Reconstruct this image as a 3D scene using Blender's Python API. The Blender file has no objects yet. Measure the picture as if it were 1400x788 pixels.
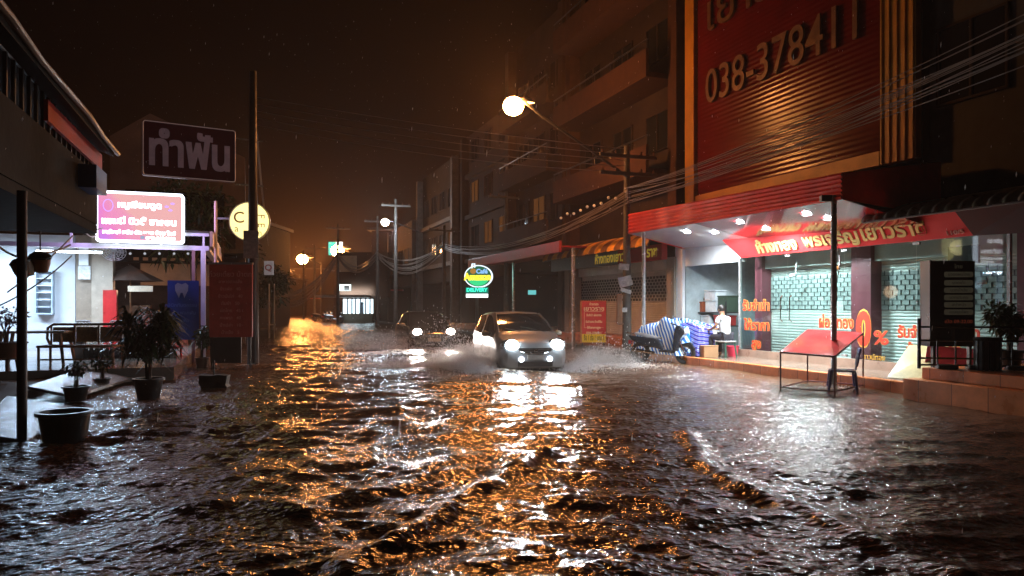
import bpy, math, random
import numpy as np
from mathutils import Vector, Matrix
random.seed(7); rng = np.random.default_rng(11)
S = bpy.context.scene; COL = S.collection; R = math.radians

# ------------------------------------------------------------------ camera, sky, exposure
cd = bpy.data.cameras.new('camera'); cam = bpy.data.objects.new('camera', cd); COL.objects.link(cam); S.camera = cam
F = 1000.0 / 1400.0
cd.sensor_width = 36; cd.lens = 36 * F; cd.clip_start = .05; cd.clip_end = 900
EYE = 1.55; HY = 418.0
cam.location = (0, 0, EYE); cam.rotation_euler = (R(90), 0, 0); cd.shift_y = (HY - 394.0) / 1400.0

w = bpy.data.worlds.new('World'); S.world = w; w.use_nodes = True
nt = w.node_tree; nt.nodes.clear()
sky = nt.nodes.new('ShaderNodeTexSky'); sky.sky_type = 'NISHITA'; sky.sun_disc = False
sky.sun_elevation = R(-4); sky.sun_rotation = R(200); sky.air_density = 1.5; sky.dust_density = 3
b1 = nt.nodes.new('ShaderNodeBackground'); b1.inputs['Strength'].default_value = .012
b2 = nt.nodes.new('ShaderNodeBackground'); b2.inputs['Color'].default_value = (1, .46, .3, 1); b2.inputs['Strength'].default_value = .0005
ad = nt.nodes.new('ShaderNodeAddShader'); wo = nt.nodes.new('ShaderNodeOutputWorld')
nt.links.new(sky.outputs[0], b1.inputs['Color']); nt.links.new(b1.outputs[0], ad.inputs[0]); nt.links.new(b2.outputs[0], ad.inputs[1]); nt.links.new(ad.outputs[0], wo.inputs[0])
S.view_settings.view_transform = 'Standard'; S.view_settings.look = 'None'; S.view_settings.exposure = .35; S.view_settings.gamma = 1
c = S.cycles; c.use_denoising = True; c.max_bounces = 6; c.diffuse_bounces = 2; c.glossy_bounces = 4; c.transmission_bounces = 4
c.transparent_max_bounces = 12; c.volume_bounces = 0; c.sample_clamp_indirect = 6; c.sample_clamp_direct = 0; c.caustics_reflective = False; c.caustics_refractive = False
c.volume_step_rate = 2.0; c.volume_max_steps = 64

# ------------------------------------------------------------------ frames
TH = R(19.8); CT, ST = math.cos(TH), math.sin(TH)
def W(u, v, z=0): return Vector((-u*ST + v*CT, u*CT + v*ST, z))        # u along the street, v to its right
def FR(u, v, z=0): return Matrix.Translation(W(u, v, z)) @ Matrix.Rotation(-(R(90) - TH), 4, 'Z')   # x = -u (towards camera), y = v
def FL(u, v, z=0): return Matrix.Translation(W(u, v, z)) @ Matrix.Rotation(R(90) + TH, 4, 'Z')      # x = +u, y = -v
def P(px, py, D): return Vector(((px-700)/1000*D, D, EYE - (py-HY)/1000*D))
def G(px, py, z=0):
    D = (EYE - z)*1000/(py - HY); return Vector(((px-700)/1000*D, D, z))
def T(x, y=0, z=0, rz=0, rx=0, ry=0):
    v = x if isinstance(x, Vector) else Vector((x, y, z))
    return Matrix.Translation(v) @ Matrix.Rotation(rz, 4, 'Z') @ Matrix.Rotation(rx, 4, 'X') @ Matrix.Rotation(ry, 4, 'Y')
I4 = Matrix.Identity(4)

# ------------------------------------------------------------------ mesh building
WL = {}
def wl(o): return WL[o.name] if o is not None else Vector((0, 0, 0))
class MB:
    def __init__(s, M=I4): s.v = []; s.f = []; s.M = M; s.mi = []; s.cur = 0
    def add(s, vs, fs, M=None):
        M = s.M if M is None else M
        n = len(s.v); s.v += [M @ Vector(p) for p in vs]; s.f += [tuple(i+n for i in f) for f in fs]; s.mi += [s.cur]*len(fs); return s
    def box(s, x0, x1, y0, y1, z0, z1, M=None):
        return s.add([(x0,y0,z0),(x1,y0,z0),(x1,y1,z0),(x0,y1,z0),(x0,y0,z1),(x1,y0,z1),(x1,y1,z1),(x0,y1,z1)],
                     [(3,2,1,0),(4,5,6,7),(0,1,5,4),(1,2,6,5),(2,3,7,6),(3,0,4,7)], M)
    def quad(s, a, b, c_, d, M=None): return s.add([a, b, c_, d], [(0,1,2,3)], M)
    def cyl(s, p, q, r, r2=None, n=10, M=None, cap=True):
        p = Vector(p); q = Vector(q); r2 = r if r2 is None else r2
        d = (q-p); d = d.normalized() if d.length > 1e-9 else Vector((0,0,1))
        a = d.orthogonal().normalized(); b = d.cross(a)
        vs = []
        for (o, rr) in ((p, r), (q, r2)):
            for i in range(n):
                t = 2*math.pi*i/n; vs.append(o + (a*math.cos(t) + b*math.sin(t))*rr)
        fs = [(i, (i+1) % n, n+(i+1) % n, n+i) for i in range(n)]
        if cap: fs += [tuple(range(n))[::-1], tuple(range(n, 2*n))]
        return s.add(vs, fs, M)
    def tube(s, pts, r, n=8, M=None):
        pts = [Vector(p) for p in pts]; vs = []; fs = []; L = len(pts); prev = None
        for k, p in enumerate(pts):
            d = (pts[min(k+1, L-1)] - pts[max(k-1, 0)]).normalized()
            a = (prev - d*prev.dot(d)).normalized() if prev is not None and (prev - d*prev.dot(d)).length > 1e-5 else d.orthogonal().normalized()
            prev = a; b = d.cross(a); rr = r[k] if isinstance(r, (list, tuple)) else r
            vs += [p + (a*math.cos(2*math.pi*i/n) + b*math.sin(2*math.pi*i/n))*rr for i in range(n)]
        for k in range(L-1):
            fs += [(k*n+i, k*n+(i+1) % n, (k+1)*n+(i+1) % n, (k+1)*n+i) for i in range(n)]
        fs += [tuple(range(n))[::-1], tuple(range((L-1)*n, L*n))]
        return s.add(vs, fs, M)
    def lathe(s, prof, n=20, M=None):
        vs = []; fs = []
        for (r, z) in prof: vs += [(r*math.cos(2*math.pi*i/n), r*math.sin(2*math.pi*i/n), z) for i in range(n)]
        for k in range(len(prof)-1):
            fs += [(k*n+i, k*n+(i+1) % n, (k+1)*n+(i+1) % n, (k+1)*n+i) for i in range(n)]
        return s.add(vs, fs, M)
    def disc(s, c_, nrm, r, n=20, ry=None, M=None):
        c_ = Vector(c_); nrm = Vector(nrm).normalized(); a = nrm.orthogonal().normalized() if abs(nrm.z) > .9 else Vector((0,0,1)).cross(nrm).normalized(); b = nrm.cross(a)
        ry = r if ry is None else ry
        return s.add([c_ + a*math.cos(2*math.pi*i/n)*r + b*math.sin(2*math.pi*i/n)*ry for i in range(n)], [tuple(range(n))], M)
    def ball(s, c_, r, n=10, M=None, sc=(1,1,1)):
        prof = [(max(1e-4, r*math.sin(math.pi*k/n)), -r*math.cos(math.pi*k/n)) for k in range(n+1)]
        Mx = (s.M if M is None else M) @ Matrix.Translation(Vector(c_)) @ Matrix.Diagonal((*sc, 1))
        return s.lathe(prof, 2*n, Mx)
    def prism(s, poly, y0, y1, M=None):     # polygon in xz extruded along y
        n = len(poly)
        vs = [(x, y0, z) for x, z in poly] + [(x, y1, z) for x, z in poly]
        fs = [tuple(range(n)), tuple(range(n, 2*n))[::-1]] + [(i, n+i, n+(i+1) % n, (i+1) % n) for i in range(n)]
        return s.add(vs, fs, M)
    def sheet(s, fn, nu, nv, M=None):       # fn(a,b) in 0..1
        vs = [fn(i/nu, j/nv) for j in range(nv+1) for i in range(nu+1)]
        fs = [(j*(nu+1)+i, j*(nu+1)+i+1, (j+1)*(nu+1)+i+1, (j+1)*(nu+1)+i) for j in range(nv) for i in range(nu)]
        return s.add(vs, fs, M)
    def leaf(s, p, d, L, wd, up=Vector((0,0,1)), droop=.3):
        d = Vector(d).normalized(); sd = d.cross(up); sd = sd.normalized() if sd.length > 1e-3 else Vector((1,0,0))
        m = p + d*L*.5; t = p + d*L - Vector((0,0,droop*L))
        return s.add([p, m + sd*wd*.5, t, m - sd*wd*.5], [(0,1,2,3)], I4)
    def build(s, name, mat, parent=None, smooth=False, bevel=0, sharp=35):
        off = wl(parent)
        me = bpy.data.meshes.new(name); me.from_pydata([tuple(p-off) for p in s.v], [], s.f); me.update()
        for m in (mat if isinstance(mat, (list, tuple)) else [mat]): me.materials.append(m)
        if any(s.mi): me.polygons.foreach_set('material_index', s.mi)
        if smooth:
            me.polygons.foreach_set('use_smooth', [True]*len(me.polygons)); me.set_sharp_from_angle(angle=R(sharp))
        o = bpy.data.objects.new(name, me); COL.objects.link(o)
        if parent is not None: o.parent = parent
        WL[o.name] = Vector(off)
        if bevel:
            md = o.modifiers.new('bevel', 'BEVEL'); md.width = bevel; md.segments = 2; md.limit_method = 'ANGLE'
        return o
def tag(o, label, cat, group=None, kind=None):
    if label: o['label'] = label
    if cat: o['category'] = cat
    if group: o['group'] = group
    if kind: o['kind'] = kind
    return o
def thing(name, label, cat, loc=(0,0,0), group=None):
    o = bpy.data.objects.new(name, None); o.empty_display_size = .2; COL.objects.link(o); o.location = loc
    WL[o.name] = Vector(loc); return tag(o, label, cat, group)
def dup(root, loc, rz=0, label=None, scale=None):
    r = root.copy(); COL.objects.link(r); r.location = loc; r.rotation_euler = (0,0,rz); WL[r.name] = Vector(loc)
    if scale: r.scale = scale
    if label: r['label'] = label
    for ch in list(root.children):
        cc = ch.copy(); COL.objects.link(cc); cc.parent = r
        for g in list(ch.children):
            d = g.copy(); COL.objects.link(d); d.parent = cc
    return r
def text(body, size, M, mat, name='lettering', parent=None, bold=0.0, ext=.004, align='CENTER', width=None, sx=1.0):
    shift = (.8*bold if bold < .016 else bold) if bold > .015 and len(body) > 1 else 0
    cu = bpy.data.curves.new('t', 'FONT'); cu.body = body; cu.size = size; cu.align_x = align; cu.align_y = 'CENTER'; cu.offset = .008 if shift else bold; cu.extrude = ext; cu.resolution_u = 4
    to = bpy.data.objects.new('t', cu); COL.objects.link(to)
    dg = bpy.context.evaluated_depsgraph_get(); dg.update()
    me = bpy.data.meshes.new_from_object(to.evaluated_get(dg)); bpy.data.objects.remove(to)
    if shift:
        import bmesh
        bm_ = bmesh.new()
        for j, (dx_, dy_) in enumerate(((-1,-.6),(1,-.6),(-1,.6),(1,.6),(0,0))):
            n0 = len(bm_.verts); bm_.from_mesh(me); bm_.verts.ensure_lookup_table(); bmesh.ops.translate(bm_, verts=bm_.verts[n0:], vec=(dx_*shift, dy_*shift, .0006*j))
        bm_.to_mesh(me); bm_.free()
    xs = [v.co.x for v in me.vertices]
    if width and xs: sx = width / max(1e-6, (max(xs)-min(xs)))
    me.transform(M @ Matrix.Rotation(R(90), 4, 'X') @ Matrix.Diagonal((sx, 1, 1, 1)))
    me.transform(Matrix.Translation(-wl(parent))); me.name = name; me.materials.clear(); me.materials.append(mat)
    o = bpy.data.objects.new(name, me); COL.objects.link(o); WL[o.name] = Vector(wl(parent))
    if parent is not None: o.parent = parent
    return o

# ------------------------------------------------------------------ materials
MATS = {}
def mat(name, col, rough=.6, metal=0, var=.25, vs=3.0, bump=0.0, bs=25, spec=.5, coat=0, emit=None, es=0):
    if name in MATS: return MATS[name]
    m = bpy.data.materials.new(name); m.use_nodes = True; n = m.node_tree; p = n.nodes['Principled BSDF']
    p.inputs['Base Color'].default_value = (*col, 1); p.inputs['Roughness'].default_value = rough; p.inputs['Metallic'].default_value = metal
    p.inputs['Specular IOR Level'].default_value = spec; p.inputs['Coat Weight'].default_value = coat; p.inputs['Coat Roughness'].default_value = .08
    tc = n.nodes.new('ShaderNodeTexCoord')
    if var:
        nz = n.nodes.new('ShaderNodeTexNoise'); nz.inputs['Scale'].default_value = vs; nz.inputs['Detail'].default_value = 6; nz.inputs['Roughness'].default_value = .65
        n.links.new(tc.outputs['Object'], nz.inputs['Vector'])
        mr = n.nodes.new('ShaderNodeMapRange'); mr.inputs['From Min'].default_value = .3; mr.inputs['From Max'].default_value = .7
        mr.inputs['To Min'].default_value = 1-var; mr.inputs['To Max'].default_value = 1+var*.6; n.links.new(nz.outputs[0], mr.inputs[0])
        mx = n.nodes.new('ShaderNodeMix'); mx.data_type = 'RGBA'; mx.blend_type = 'MULTIPLY'; mx.inputs[0].default_value = 1
        mx.inputs['A'].default_value = (*col, 1); n.links.new(mr.outputs[0], mx.inputs['B']); n.links.new(mx.outputs['Result'], p.inputs['Base Color'])
        r2 = n.nodes.new('ShaderNodeMapRange'); r2.inputs['To Min'].default_value = max(.02, rough-.12); r2.inputs['To Max'].default_value = min(1, rough+.12)
        n.links.new(nz.outputs[0], r2.inputs[0]); n.links.new(r2.outputs[0], p.inputs['Roughness'])
    if bump:
        nb = n.nodes.new('ShaderNodeTexNoise'); nb.inputs['Scale'].default_value = bs; nb.inputs['Detail'].default_value = 4; n.links.new(tc.outputs['Object'], nb.inputs['Vector'])
        bp = n.nodes.new('ShaderNodeBump'); bp.inputs['Strength'].default_value = bump; bp.inputs['Distance'].default_value = .02
        n.links.new(nb.outputs[0], bp.inputs['Height']); n.links.new(bp.outputs[0], p.inputs['Normal'])
    if emit: p.inputs['Emission Color'].default_value = (*emit, 1); p.inputs['Emission Strength'].default_value = es
    MATS[name] = m; return m
def emis(name, col, s_):
    if name in MATS: return MATS[name]
    m = bpy.data.materials.new(name); m.use_nodes = True; n = m.node_tree; n.nodes.clear()
    e = n.nodes.new('ShaderNodeEmission'); e.inputs[0].default_value = (*col, 1); e.inputs[1].default_value = s_
    o = n.nodes.new('ShaderNodeOutputMaterial'); n.links.new(e.outputs[0], o.inputs[0]); MATS[name] = m; return m
def glass(name='glass', tint=(.82,.9,.89), refl=1.0):
    if name in MATS: return MATS[name]
    m = bpy.data.materials.new(name); m.use_nodes = True; n = m.node_tree; n.nodes.clear()
    t = n.nodes.new('ShaderNodeBsdfTransparent'); t.inputs[0].default_value = (*tint, 1)
    g = n.nodes.new('ShaderNodeBsdfGlossy'); g.inputs['Roughness'].default_value = .02
    lw = n.nodes.new('ShaderNodeLayerWeight'); pw = n.nodes.new('ShaderNodeMath'); pw.operation = 'POWER'; pw.inputs[1].default_value = 4; n.links.new(lw.outputs['Facing'], pw.inputs[0])
    f = n.nodes.new('ShaderNodeMath'); f.operation = 'MULTIPLY_ADD'; f.inputs[1].default_value = .8; f.inputs[2].default_value = .045; n.links.new(pw.outputs[0], f.inputs[0])
    x = n.nodes.new('ShaderNodeMixShader'); o = n.nodes.new('ShaderNodeOutputMaterial')
    n.links.new(f.outputs[0], x.inputs[0]); n.links.new(t.outputs[0], x.inputs[1]); n.links.new(g.outputs[0], x.inputs[2]); n.links.new(x.outputs[0], o.inputs[0]); MATS[name] = m; return m
def nodes_of(m): return m.node_tree, m.node_tree.nodes, m.node_tree.links, m.node_tree.nodes['Principled BSDF']

m_conc = mat('concrete', (.22,.2,.18), .7, bump=.4)
m_concd = mat('stained concrete', (.09,.08,.07), .75, bump=.5, var=.45)
m_plaster = mat('plaster', (.3,.25,.2), .7, var=.35, vs=1.2, bump=.2)
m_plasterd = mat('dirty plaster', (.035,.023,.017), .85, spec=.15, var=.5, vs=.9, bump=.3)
m_dark = mat('dark interior', (.015,.014,.014), .8)
m_black = mat('black metal', (.02,.02,.022), .35, var=.3)
m_steel = mat('wet stainless steel', (.5,.5,.5), .25, metal=.6, var=.2, vs=8)
m_white = mat('white paint', (.75,.76,.78), .4, var=.12)
m_whitem = mat('white painted steel', (.7,.72,.75), .35, var=.15)
m_red = mat('red canopy paint', (.72,.04,.025), .32, var=.22, vs=2)
m_redd = mat('dark red paint', (.28,.02,.02), .45, var=.3)
m_redsign = mat('red sign paint', (.55,.010,.012), .65, var=.1)
m_gold = mat('gold lettering', (.55,.40,.13), .4, metal=.1, var=.15)
m_gold2 = mat('faded gold lettering', (.15,.07,.035), .45, metal=.3, var=.5, vs=4)
m_yellow = mat('yellow cladding', (.45,.2,.02), .45, var=.3, vs=1.5)
m_orange = mat('orange tile', (.62,.19,.05), .3, var=.35, vs=2.5)
m_purple = mat('purple column', (.22,.05,.07), .4, var=.2)
m_wood = mat('wet wood', (.3,.16,.08), .4, var=.4, vs=9)
m_rattan = mat('rattan', (.22,.1,.045), .45, var=.4, vs=12, bump=.6, bs=60)
m_rubber = mat('rubber', (.012,.012,.012), .55)
m_leaf = mat('leaf', (.05,.085,.03), .35, var=.5, vs=5)
m_leafd = mat('dark leaf', (.035,.06,.022), .4, var=.5, vs=5)
m_bark = mat('bark', (.1,.07,.05), .8, bump=.6)
m_pot = mat('black plastic pot', (.018,.018,.02), .35)
m_terra = mat('brown pot', (.12,.05,.03), .5)
m_cable = mat('black cable', (.16,.13,.11), .3, var=0)
m_navy = mat('navy plastic', (.03,.04,.2), .3, var=.1)
m_glass = glass()
m_dglass = mat('dark window glass', (.012,.013,.015), .06, var=0, spec=.7)
m_paper = mat('wet paper', (.55,.53,.5), .5, var=.4, vs=14)
m_card = mat('cardboard', (.35,.2,.1), .7, var=.2)
m_blue = mat('blue banner vinyl', (.02,.07,.34), .32, var=.15)
m_chrome = mat('chrome', (.8,.8,.8), .08, metal=1, var=0)
m_skin = mat('skin', (.32,.17,.1), .5, var=.08)
m_hair = mat('black hair', (.012,.01,.01), .45)
m_shirt = mat('white shirt cloth', (.62,.64,.66), .8, var=.12, vs=9)
m_trou = mat('dark trousers cloth', (.02,.02,.03), .8)

# ------------------------------------------------------------------ noise for the water
def vnoise(x, y, seed=0):
    xi = np.floor(x).astype(np.int64); yi = np.floor(y).astype(np.int64); fx = x-xi; fy = y-yi
    fx = fx*fx*fx*(fx*(fx*6-15)+10); fy = fy*fy*fy*(fy*(fy*6-15)+10)
    def h(a, b):
        n = (a*374761393 + b*668265263 + seed*974711) & 0xffffffff
        n = ((n ^ (n >> 13))*1274126177) & 0xffffffff; n = n ^ (n >> 16)
        return (n & 0xffff)/65535.0
    return ((h(xi,yi)*(1-fx) + h(xi+1,yi)*fx)*(1-fy) + (h(xi,yi+1)*(1-fx) + h(xi+1,yi+1)*fx)*fy)*2-1
WAKES = [([(4.4,590),(10,650),(0,0)], 0, 0)]
def seg_d(x, y, a, b):
    ax, ay = a; bx, by = b; dx, dy = bx-ax, by-ay; L2 = dx*dx+dy*dy
    t = np.clip(((x-ax)*dx + (y-ay)*dy)/L2, 0, 1); return np.hypot(x-ax-t*dx, y-ay-t*dy)
def gp(*pp): return [(G(a, b).x, G(a, b).y) for a, b in pp]
CREST = [(gp((470,772),(560,730),(650,672),(745,622)), .060, .11), (gp((940,592),(965,640),(1020,672),(1110,705),(1240,762),(1330,800)), .055, .12),
         (gp((1010,628),(1080,655),(1180,672)), .035, .10), (gp((250,700),(330,690),(420,700)), .04, .16), (gp((560,788),(700,760),(850,775)), .05, .16),
         (gp((440,520),(560,512),(620,497)), .05, .28), (gp((240,545),(380,535),(520,540)), .04, .3)]
CARX = []   # filled below: wake mounds round the cars
def height(x, y):
    d = np.hypot(x, y)
    wx = x + .5*vnoise(x*.5, y*.5, 3); wy = y + .5*vnoise(x*.5+9, y*.5, 4)
    # flow runs down the street: stretch crests across it
    ca, sa = math.cos(R(-12)), math.sin(R(-12)); p = wx*ca - wy*sa; q = wx*sa + wy*ca
    big = 1-np.abs(vnoise(p*.42, q*.9, 5)); big = big**2.2
    mid = vnoise(p*1.3, q*3.0, 6); ridg = 1-np.abs(vnoise(p*1.6+4, q*3.4, 7))
    sm = vnoise(x*5.2, y*8.5, 8); sm2 = vnoise(x*10.5+2, y*15+5, 9)
    amp = .65 + .35*vnoise(x*.23+7, y*.23, 10)
    h = amp*(.052*big + .038*mid + .033*ridg**2 + .019*sm + .0085*sm2)
    calm = 1/(1+np.exp(-(x*.9 + 0*y - 1.5)))*.35*np.clip((y-6)/5, 0, 1)
    h = h*(1-calm)
    for pl, a, wd in CREST:
        dd = np.full(x.shape, 9e9)
        for i in range(len(pl)-1): dd = np.minimum(dd, seg_d(x, y, pl[i], pl[i+1]))
        h = h + a*np.exp(-(dd/wd)**2)*(1+.5*vnoise(x*3, y*3, 21))
    fo = np.zeros(x.shape)
    for (cx, cy, rx, ry, ang, a, ff) in CARX:
        c0, s0 = math.cos(ang), math.sin(ang); X = ((x-cx)*c0 + (y-cy)*s0)/rx; Y = (-(x-cx)*s0 + (y-cy)*c0)/ry
        g = np.exp(-(X*X+Y*Y)); h = h + .6*a*g*(.9+.35*vnoise(x*4, y*4, 30)+.18*vnoise(x*12, y*12, 31)); fo = np.maximum(fo, ff*g)
    return h - .035, fo
def RV(px, py, v):      # point of the plane v = const seen at a pixel -> (u, v, z)
    k = (px-700)/1000; Y = v/(k*CT+ST); X = k*Y; return (-X*ST+Y*CT, v, EYE-(py-HY)*Y/1000)
def RU(px, py, u):
    k = (px-700)/1000; v = u*(k*CT+ST)/(CT-k*ST); Y = u*CT+v*ST; return (u, v, EYE-(py-HY)*Y/1000)
def FC(u, v, z=0): return Matrix.Translation(W(u, v, z)) @ Matrix.Rotation(TH, 4, 'Z')     # x = +v, y = +u, faces the camera side
FR0 = FR(0, 0, 0)       # x = -u, y = v, z

# ------------------------------------------------------------------ lamps that light the night
def point(name, loc, power, col, r=.1, parent=None):
    l = bpy.data.lights.new(name, 'POINT'); l.energy = power; l.color = col; l.shadow_soft_size = r
    o = bpy.data.objects.new(name, l); o.location = Vector(loc) - wl(parent); COL.objects.link(o); o.parent = parent; return o
def spot(name, loc, tgt, power, col, ang=120, r=.06, blend=.5, parent=None):
    l = bpy.data.lights.new(name, 'SPOT'); l.energy = power; l.color = col; l.shadow_soft_size = r; l.spot_size = R(ang); l.spot_blend = blend
    o = bpy.data.objects.new(name, l); o.location = Vector(loc) - wl(parent); COL.objects.link(o); o.parent = parent
    o.rotation_euler = (Vector(tgt)-Vector(loc)).to_track_quat('-Z', 'Y').to_euler(); return o
def area(name, M, sx, sy, power, col, parent=None):
    l = bpy.data.lights.new(name, 'AREA'); l.shape = 'RECTANGLE'; l.size = sx; l.size_y = sy; l.energy = power; l.color = col
    o = bpy.data.objects.new(name, l); COL.objects.link(o); o.matrix_world = M
    if parent is not None:
        o.parent = parent; o.matrix_parent_inverse = Matrix.Translation(-wl(parent))
    return o
SOD = (1, .25, .045)

# ------------------------------------------------------------------ flood water, road bed, pavements
NR, NC = 820, 1120
e0, e1 = 2.4, 230.0
rr = e0*np.exp(np.linspace(0, math.log(e1/e0), NR)); tt = np.linspace(-1.25, 1.25, NC)
GY = (rr-2.5+.4)[:, None] + 0*tt[None, :]; GX = rr[:, None]*tt[None, :]
car1c = G(732, 508); 
CARX += [(car1c.x-1.1, car1c.y+.7, 1.5, .42, R(104), .16, 1.0), (car1c.x+1.35, car1c.y+1.1, 1.3, .45, R(100), .17, .8), (car1c.x-.1, car1c.y-.35, 1.0, .3, 0, .06, .4),
         (car1c.x-2.3, car1c.y+1.3, 1.5, .7, R(150), .12, 1.0), (car1c.x+2.3, car1c.y+1.6, 1.3, .9, R(40), .07, .7),
         (-3.9, 24.6, 1.2, .6, R(20), .12, .8), (-4.2, 23.4, 1.6, .6, R(10), .14, .7), (-1.0, 23.0, 1.2, .6, R(0), .05, .8),
         (6.09, 13.84, .35, .3, 0, .05, .7), (-6.8, 18.7, .6, .35, 0, .05, .5), (-5.4, 15.2, .5, .25, 0, .05, .4), (3.6, 22.9, .8, .4, 0, .06, .7), (5.0, 20.5, .9, .35, 0, .04, .5)]
HZ, FO = height(GX, GY)
fade = np.clip(1.25-GY/160, .25, 1); HZ = HZ*fade
co = np.stack([GX, GY, HZ], -1).reshape(-1, 3)
a_ = (np.arange(NR-1)[:, None]*NC + np.arange(NC-1)[None, :]).ravel()
qf = np.stack([a_, a_+1, a_+NC+1, a_+NC], -1)
me = bpy.data.meshes.new('flood_water'); me.vertices.add(len(co)); me.vertices.foreach_set('co', co.astype(np.float32).ravel())
me.loops.add(len(qf)*4); me.loops.foreach_set('vertex_index', qf.ravel().astype(np.int32)); me.polygons.add(len(qf))
me.polygons.foreach_set('loop_start', np.arange(0, len(qf)*4, 4, dtype=np.int32)); me.polygons.foreach_set('loop_total', np.full(len(qf), 4, np.int32))
me.polygons.foreach_set('use_smooth', np.ones(len(qf), bool)); me.update()
at = me.attributes.new('foam', 'FLOAT', 'POINT'); at.data.foreach_set('value', FO.ravel().astype(np.float32))
water = bpy.data.objects.new('flood_water', me); COL.objects.link(water); water['kind'] = 'structure'; water['label'] = 'brown choppy flood water covering the whole street'
mw = bpy.data.materials.new('muddy water'); mw.use_nodes = True; n, nn, ln, pb = nodes_of(mw)
tc = nn.new('ShaderNodeNewGeometry')
def nz_(scale, det, st=(1,1,1), off=0):
    mp = nn.new('ShaderNodeMapping'); mp.inputs['Scale'].default_value = st; mp.inputs['Location'].default_value = (off, off, 0); ln.new(tc.outputs['Position'], mp.inputs[0])
    z = nn.new('ShaderNodeTexNoise'); z.inputs['Scale'].default_value = scale; z.inputs['Detail'].default_value = det; ln.new(mp.outputs[0], z.inputs['Vector']); return z
n1 = nz_(9, 3, (1, 1.6, 1)); n2 = nz_(34, 2, (1, 1.3, 1), 5)
vr = nn.new('ShaderNodeTexVoronoi'); vr.inputs['Scale'].default_value = 15; ln.new(tc.outputs['Position'], vr.inputs['Vector'])
def bump(src, st, dist, prev=None):
    b = nn.new('ShaderNodeBump'); b.inputs['Strength'].default_value = st; b.inputs['Distance'].default_value = dist; ln.new(src, b.inputs['Height'])
    if prev: ln.new(prev, b.inputs['Normal'])
    return b.outputs[0]
bb = bump(n1.outputs[0], 1, .018); bb = bump(vr.outputs['Distance'], 1, .013, bb); bb = bump(n2.outputs[0], 1, .006, bb)
ln.new(bb, pb.inputs['Normal'])
fa = nn.new('ShaderNodeAttribute'); fa.attribute_name = 'foam'; fz = nz_(7, 5)
mm = nn.new('ShaderNodeMath'); mm.operation = 'MULTIPLY_ADD'; ln.new(fz.outputs[0], mm.inputs[0]); mm.inputs[1].default_value = 1.6; mm.inputs[2].default_value = -.8
m2 = nn.new('ShaderNodeMath'); m2.operation = 'ADD'; ln.new(fa.outputs['Fac'], m2.inputs[0]); ln.new(mm.outputs[0], m2.inputs[1])
m3 = nn.new('ShaderNodeMapRange'); m3.inputs['From Min'].default_value = .35; m3.inputs['From Max'].default_value = .8; ln.new(m2.outputs[0], m3.inputs[0])
cx = nn.new('ShaderNodeMix'); cx.data_type = 'RGBA'; cx.inputs['A'].default_value = (.10, .052, .026, 1); cx.inputs['B'].default_value = (.62, .56, .5, 1)
ln.new(m3.outputs[0], cx.inputs[0]); ln.new(cx.outputs['Result'], pb.inputs['Base Color'])
rx = nn.new('ShaderNodeMapRange'); rx.inputs['To Min'].default_value = .17; rx.inputs['To Max'].default_value = .55; ln.new(m3.outputs[0], rx.inputs[0]); ln.new(rx.outputs[0], pb.inputs['Roughness'])
pb.inputs['IOR'].default_value = 1.95
me.materials.append(mw)

def struct(name, mb, m, label=None, **k):
    o = mb.build(name, m, **k); o['kind'] = 'structure'
    if label: o['label'] = label
    return o
b = MB(); b.box(-160, 120, -8, 260, -.6, -.30); struct('road', b, mat('asphalt', (.05,.05,.05), .7))
# right pavement with its orange kerb, raised terrace at the right
m_pave = mat('wet pavement tiles', (.2,.15,.115), .18, var=.3, vs=1.5, bump=.15, bs=40)
b = MB(FR0); b.box(-80, -9.35, 11.18, 18, -.3, .17); struct('pavement', b, m_pave)
b = MB(FR0); b.box(-19.2, -9.35, 11.0, 11.178, -.3, .185); struct('kerb', b, m_orange, bevel=.015)
b = MB(FR0); b.box(-80, -19.2, 11.0, 11.178, -.3, .15); struct('kerb', b, m_concd, bevel=.015)
b = MB(FR0); b.box(-60, -20.2, 12.3, 18, -.3, .42); struct('pavement', b, m_orange, bevel=.01)
b = MB(FR0); b.box(-9.3, 4, 10.3, 18, -.3, .33); o = struct('terrace_step', b, None or m_orange, bevel=.01)
b = MB(FR0); b.box(-9.15, 4, 10.55, 18, .333, .52); struct('terrace_step', b, m_orange, bevel=.01)
# tile joints in the orange tile material
for m in (m_orange,):
    n, nn, ln, pb = nodes_of(m); tcn = nn.new('ShaderNodeTexCoord'); mp = nn.new('ShaderNodeMapping'); mp.inputs['Rotation'].default_value = (0, 0, R(90)-TH)
    ln.new(tcn.outputs['Object'], mp.inputs[0]); br = nn.new('ShaderNodeTexBrick'); br.offset = 0; br.inputs['Scale'].default_value = 1; br.inputs['Brick Width'].default_value = .6; br.inputs['Row Height'].default_value = .6
    br.inputs['Mortar Size'].default_value = .008; br.inputs['Color1'].default_value = (1,1,1,1); br.inputs['Color2'].default_value = (.35,.4,.45,1); br.inputs['Bias'].default_value = -.6; br.inputs['Mortar'].default_value = (.3,.3,.3,1)
    ln.new(mp.outputs[0], br.inputs['Vector']); mx = nn.new('ShaderNodeMix'); mx.data_type = 'RGBA'; mx.blend_type = 'MULTIPLY'; mx.inputs[0].default_value = 1
    src = pb.inputs['Base Color'].links[0].from_socket; ln.new(src, mx.inputs['A']); ln.new(br.outputs[0], mx.inputs['B']); ln.new(mx.outputs['Result'], pb.inputs['Base Color'])
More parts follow.
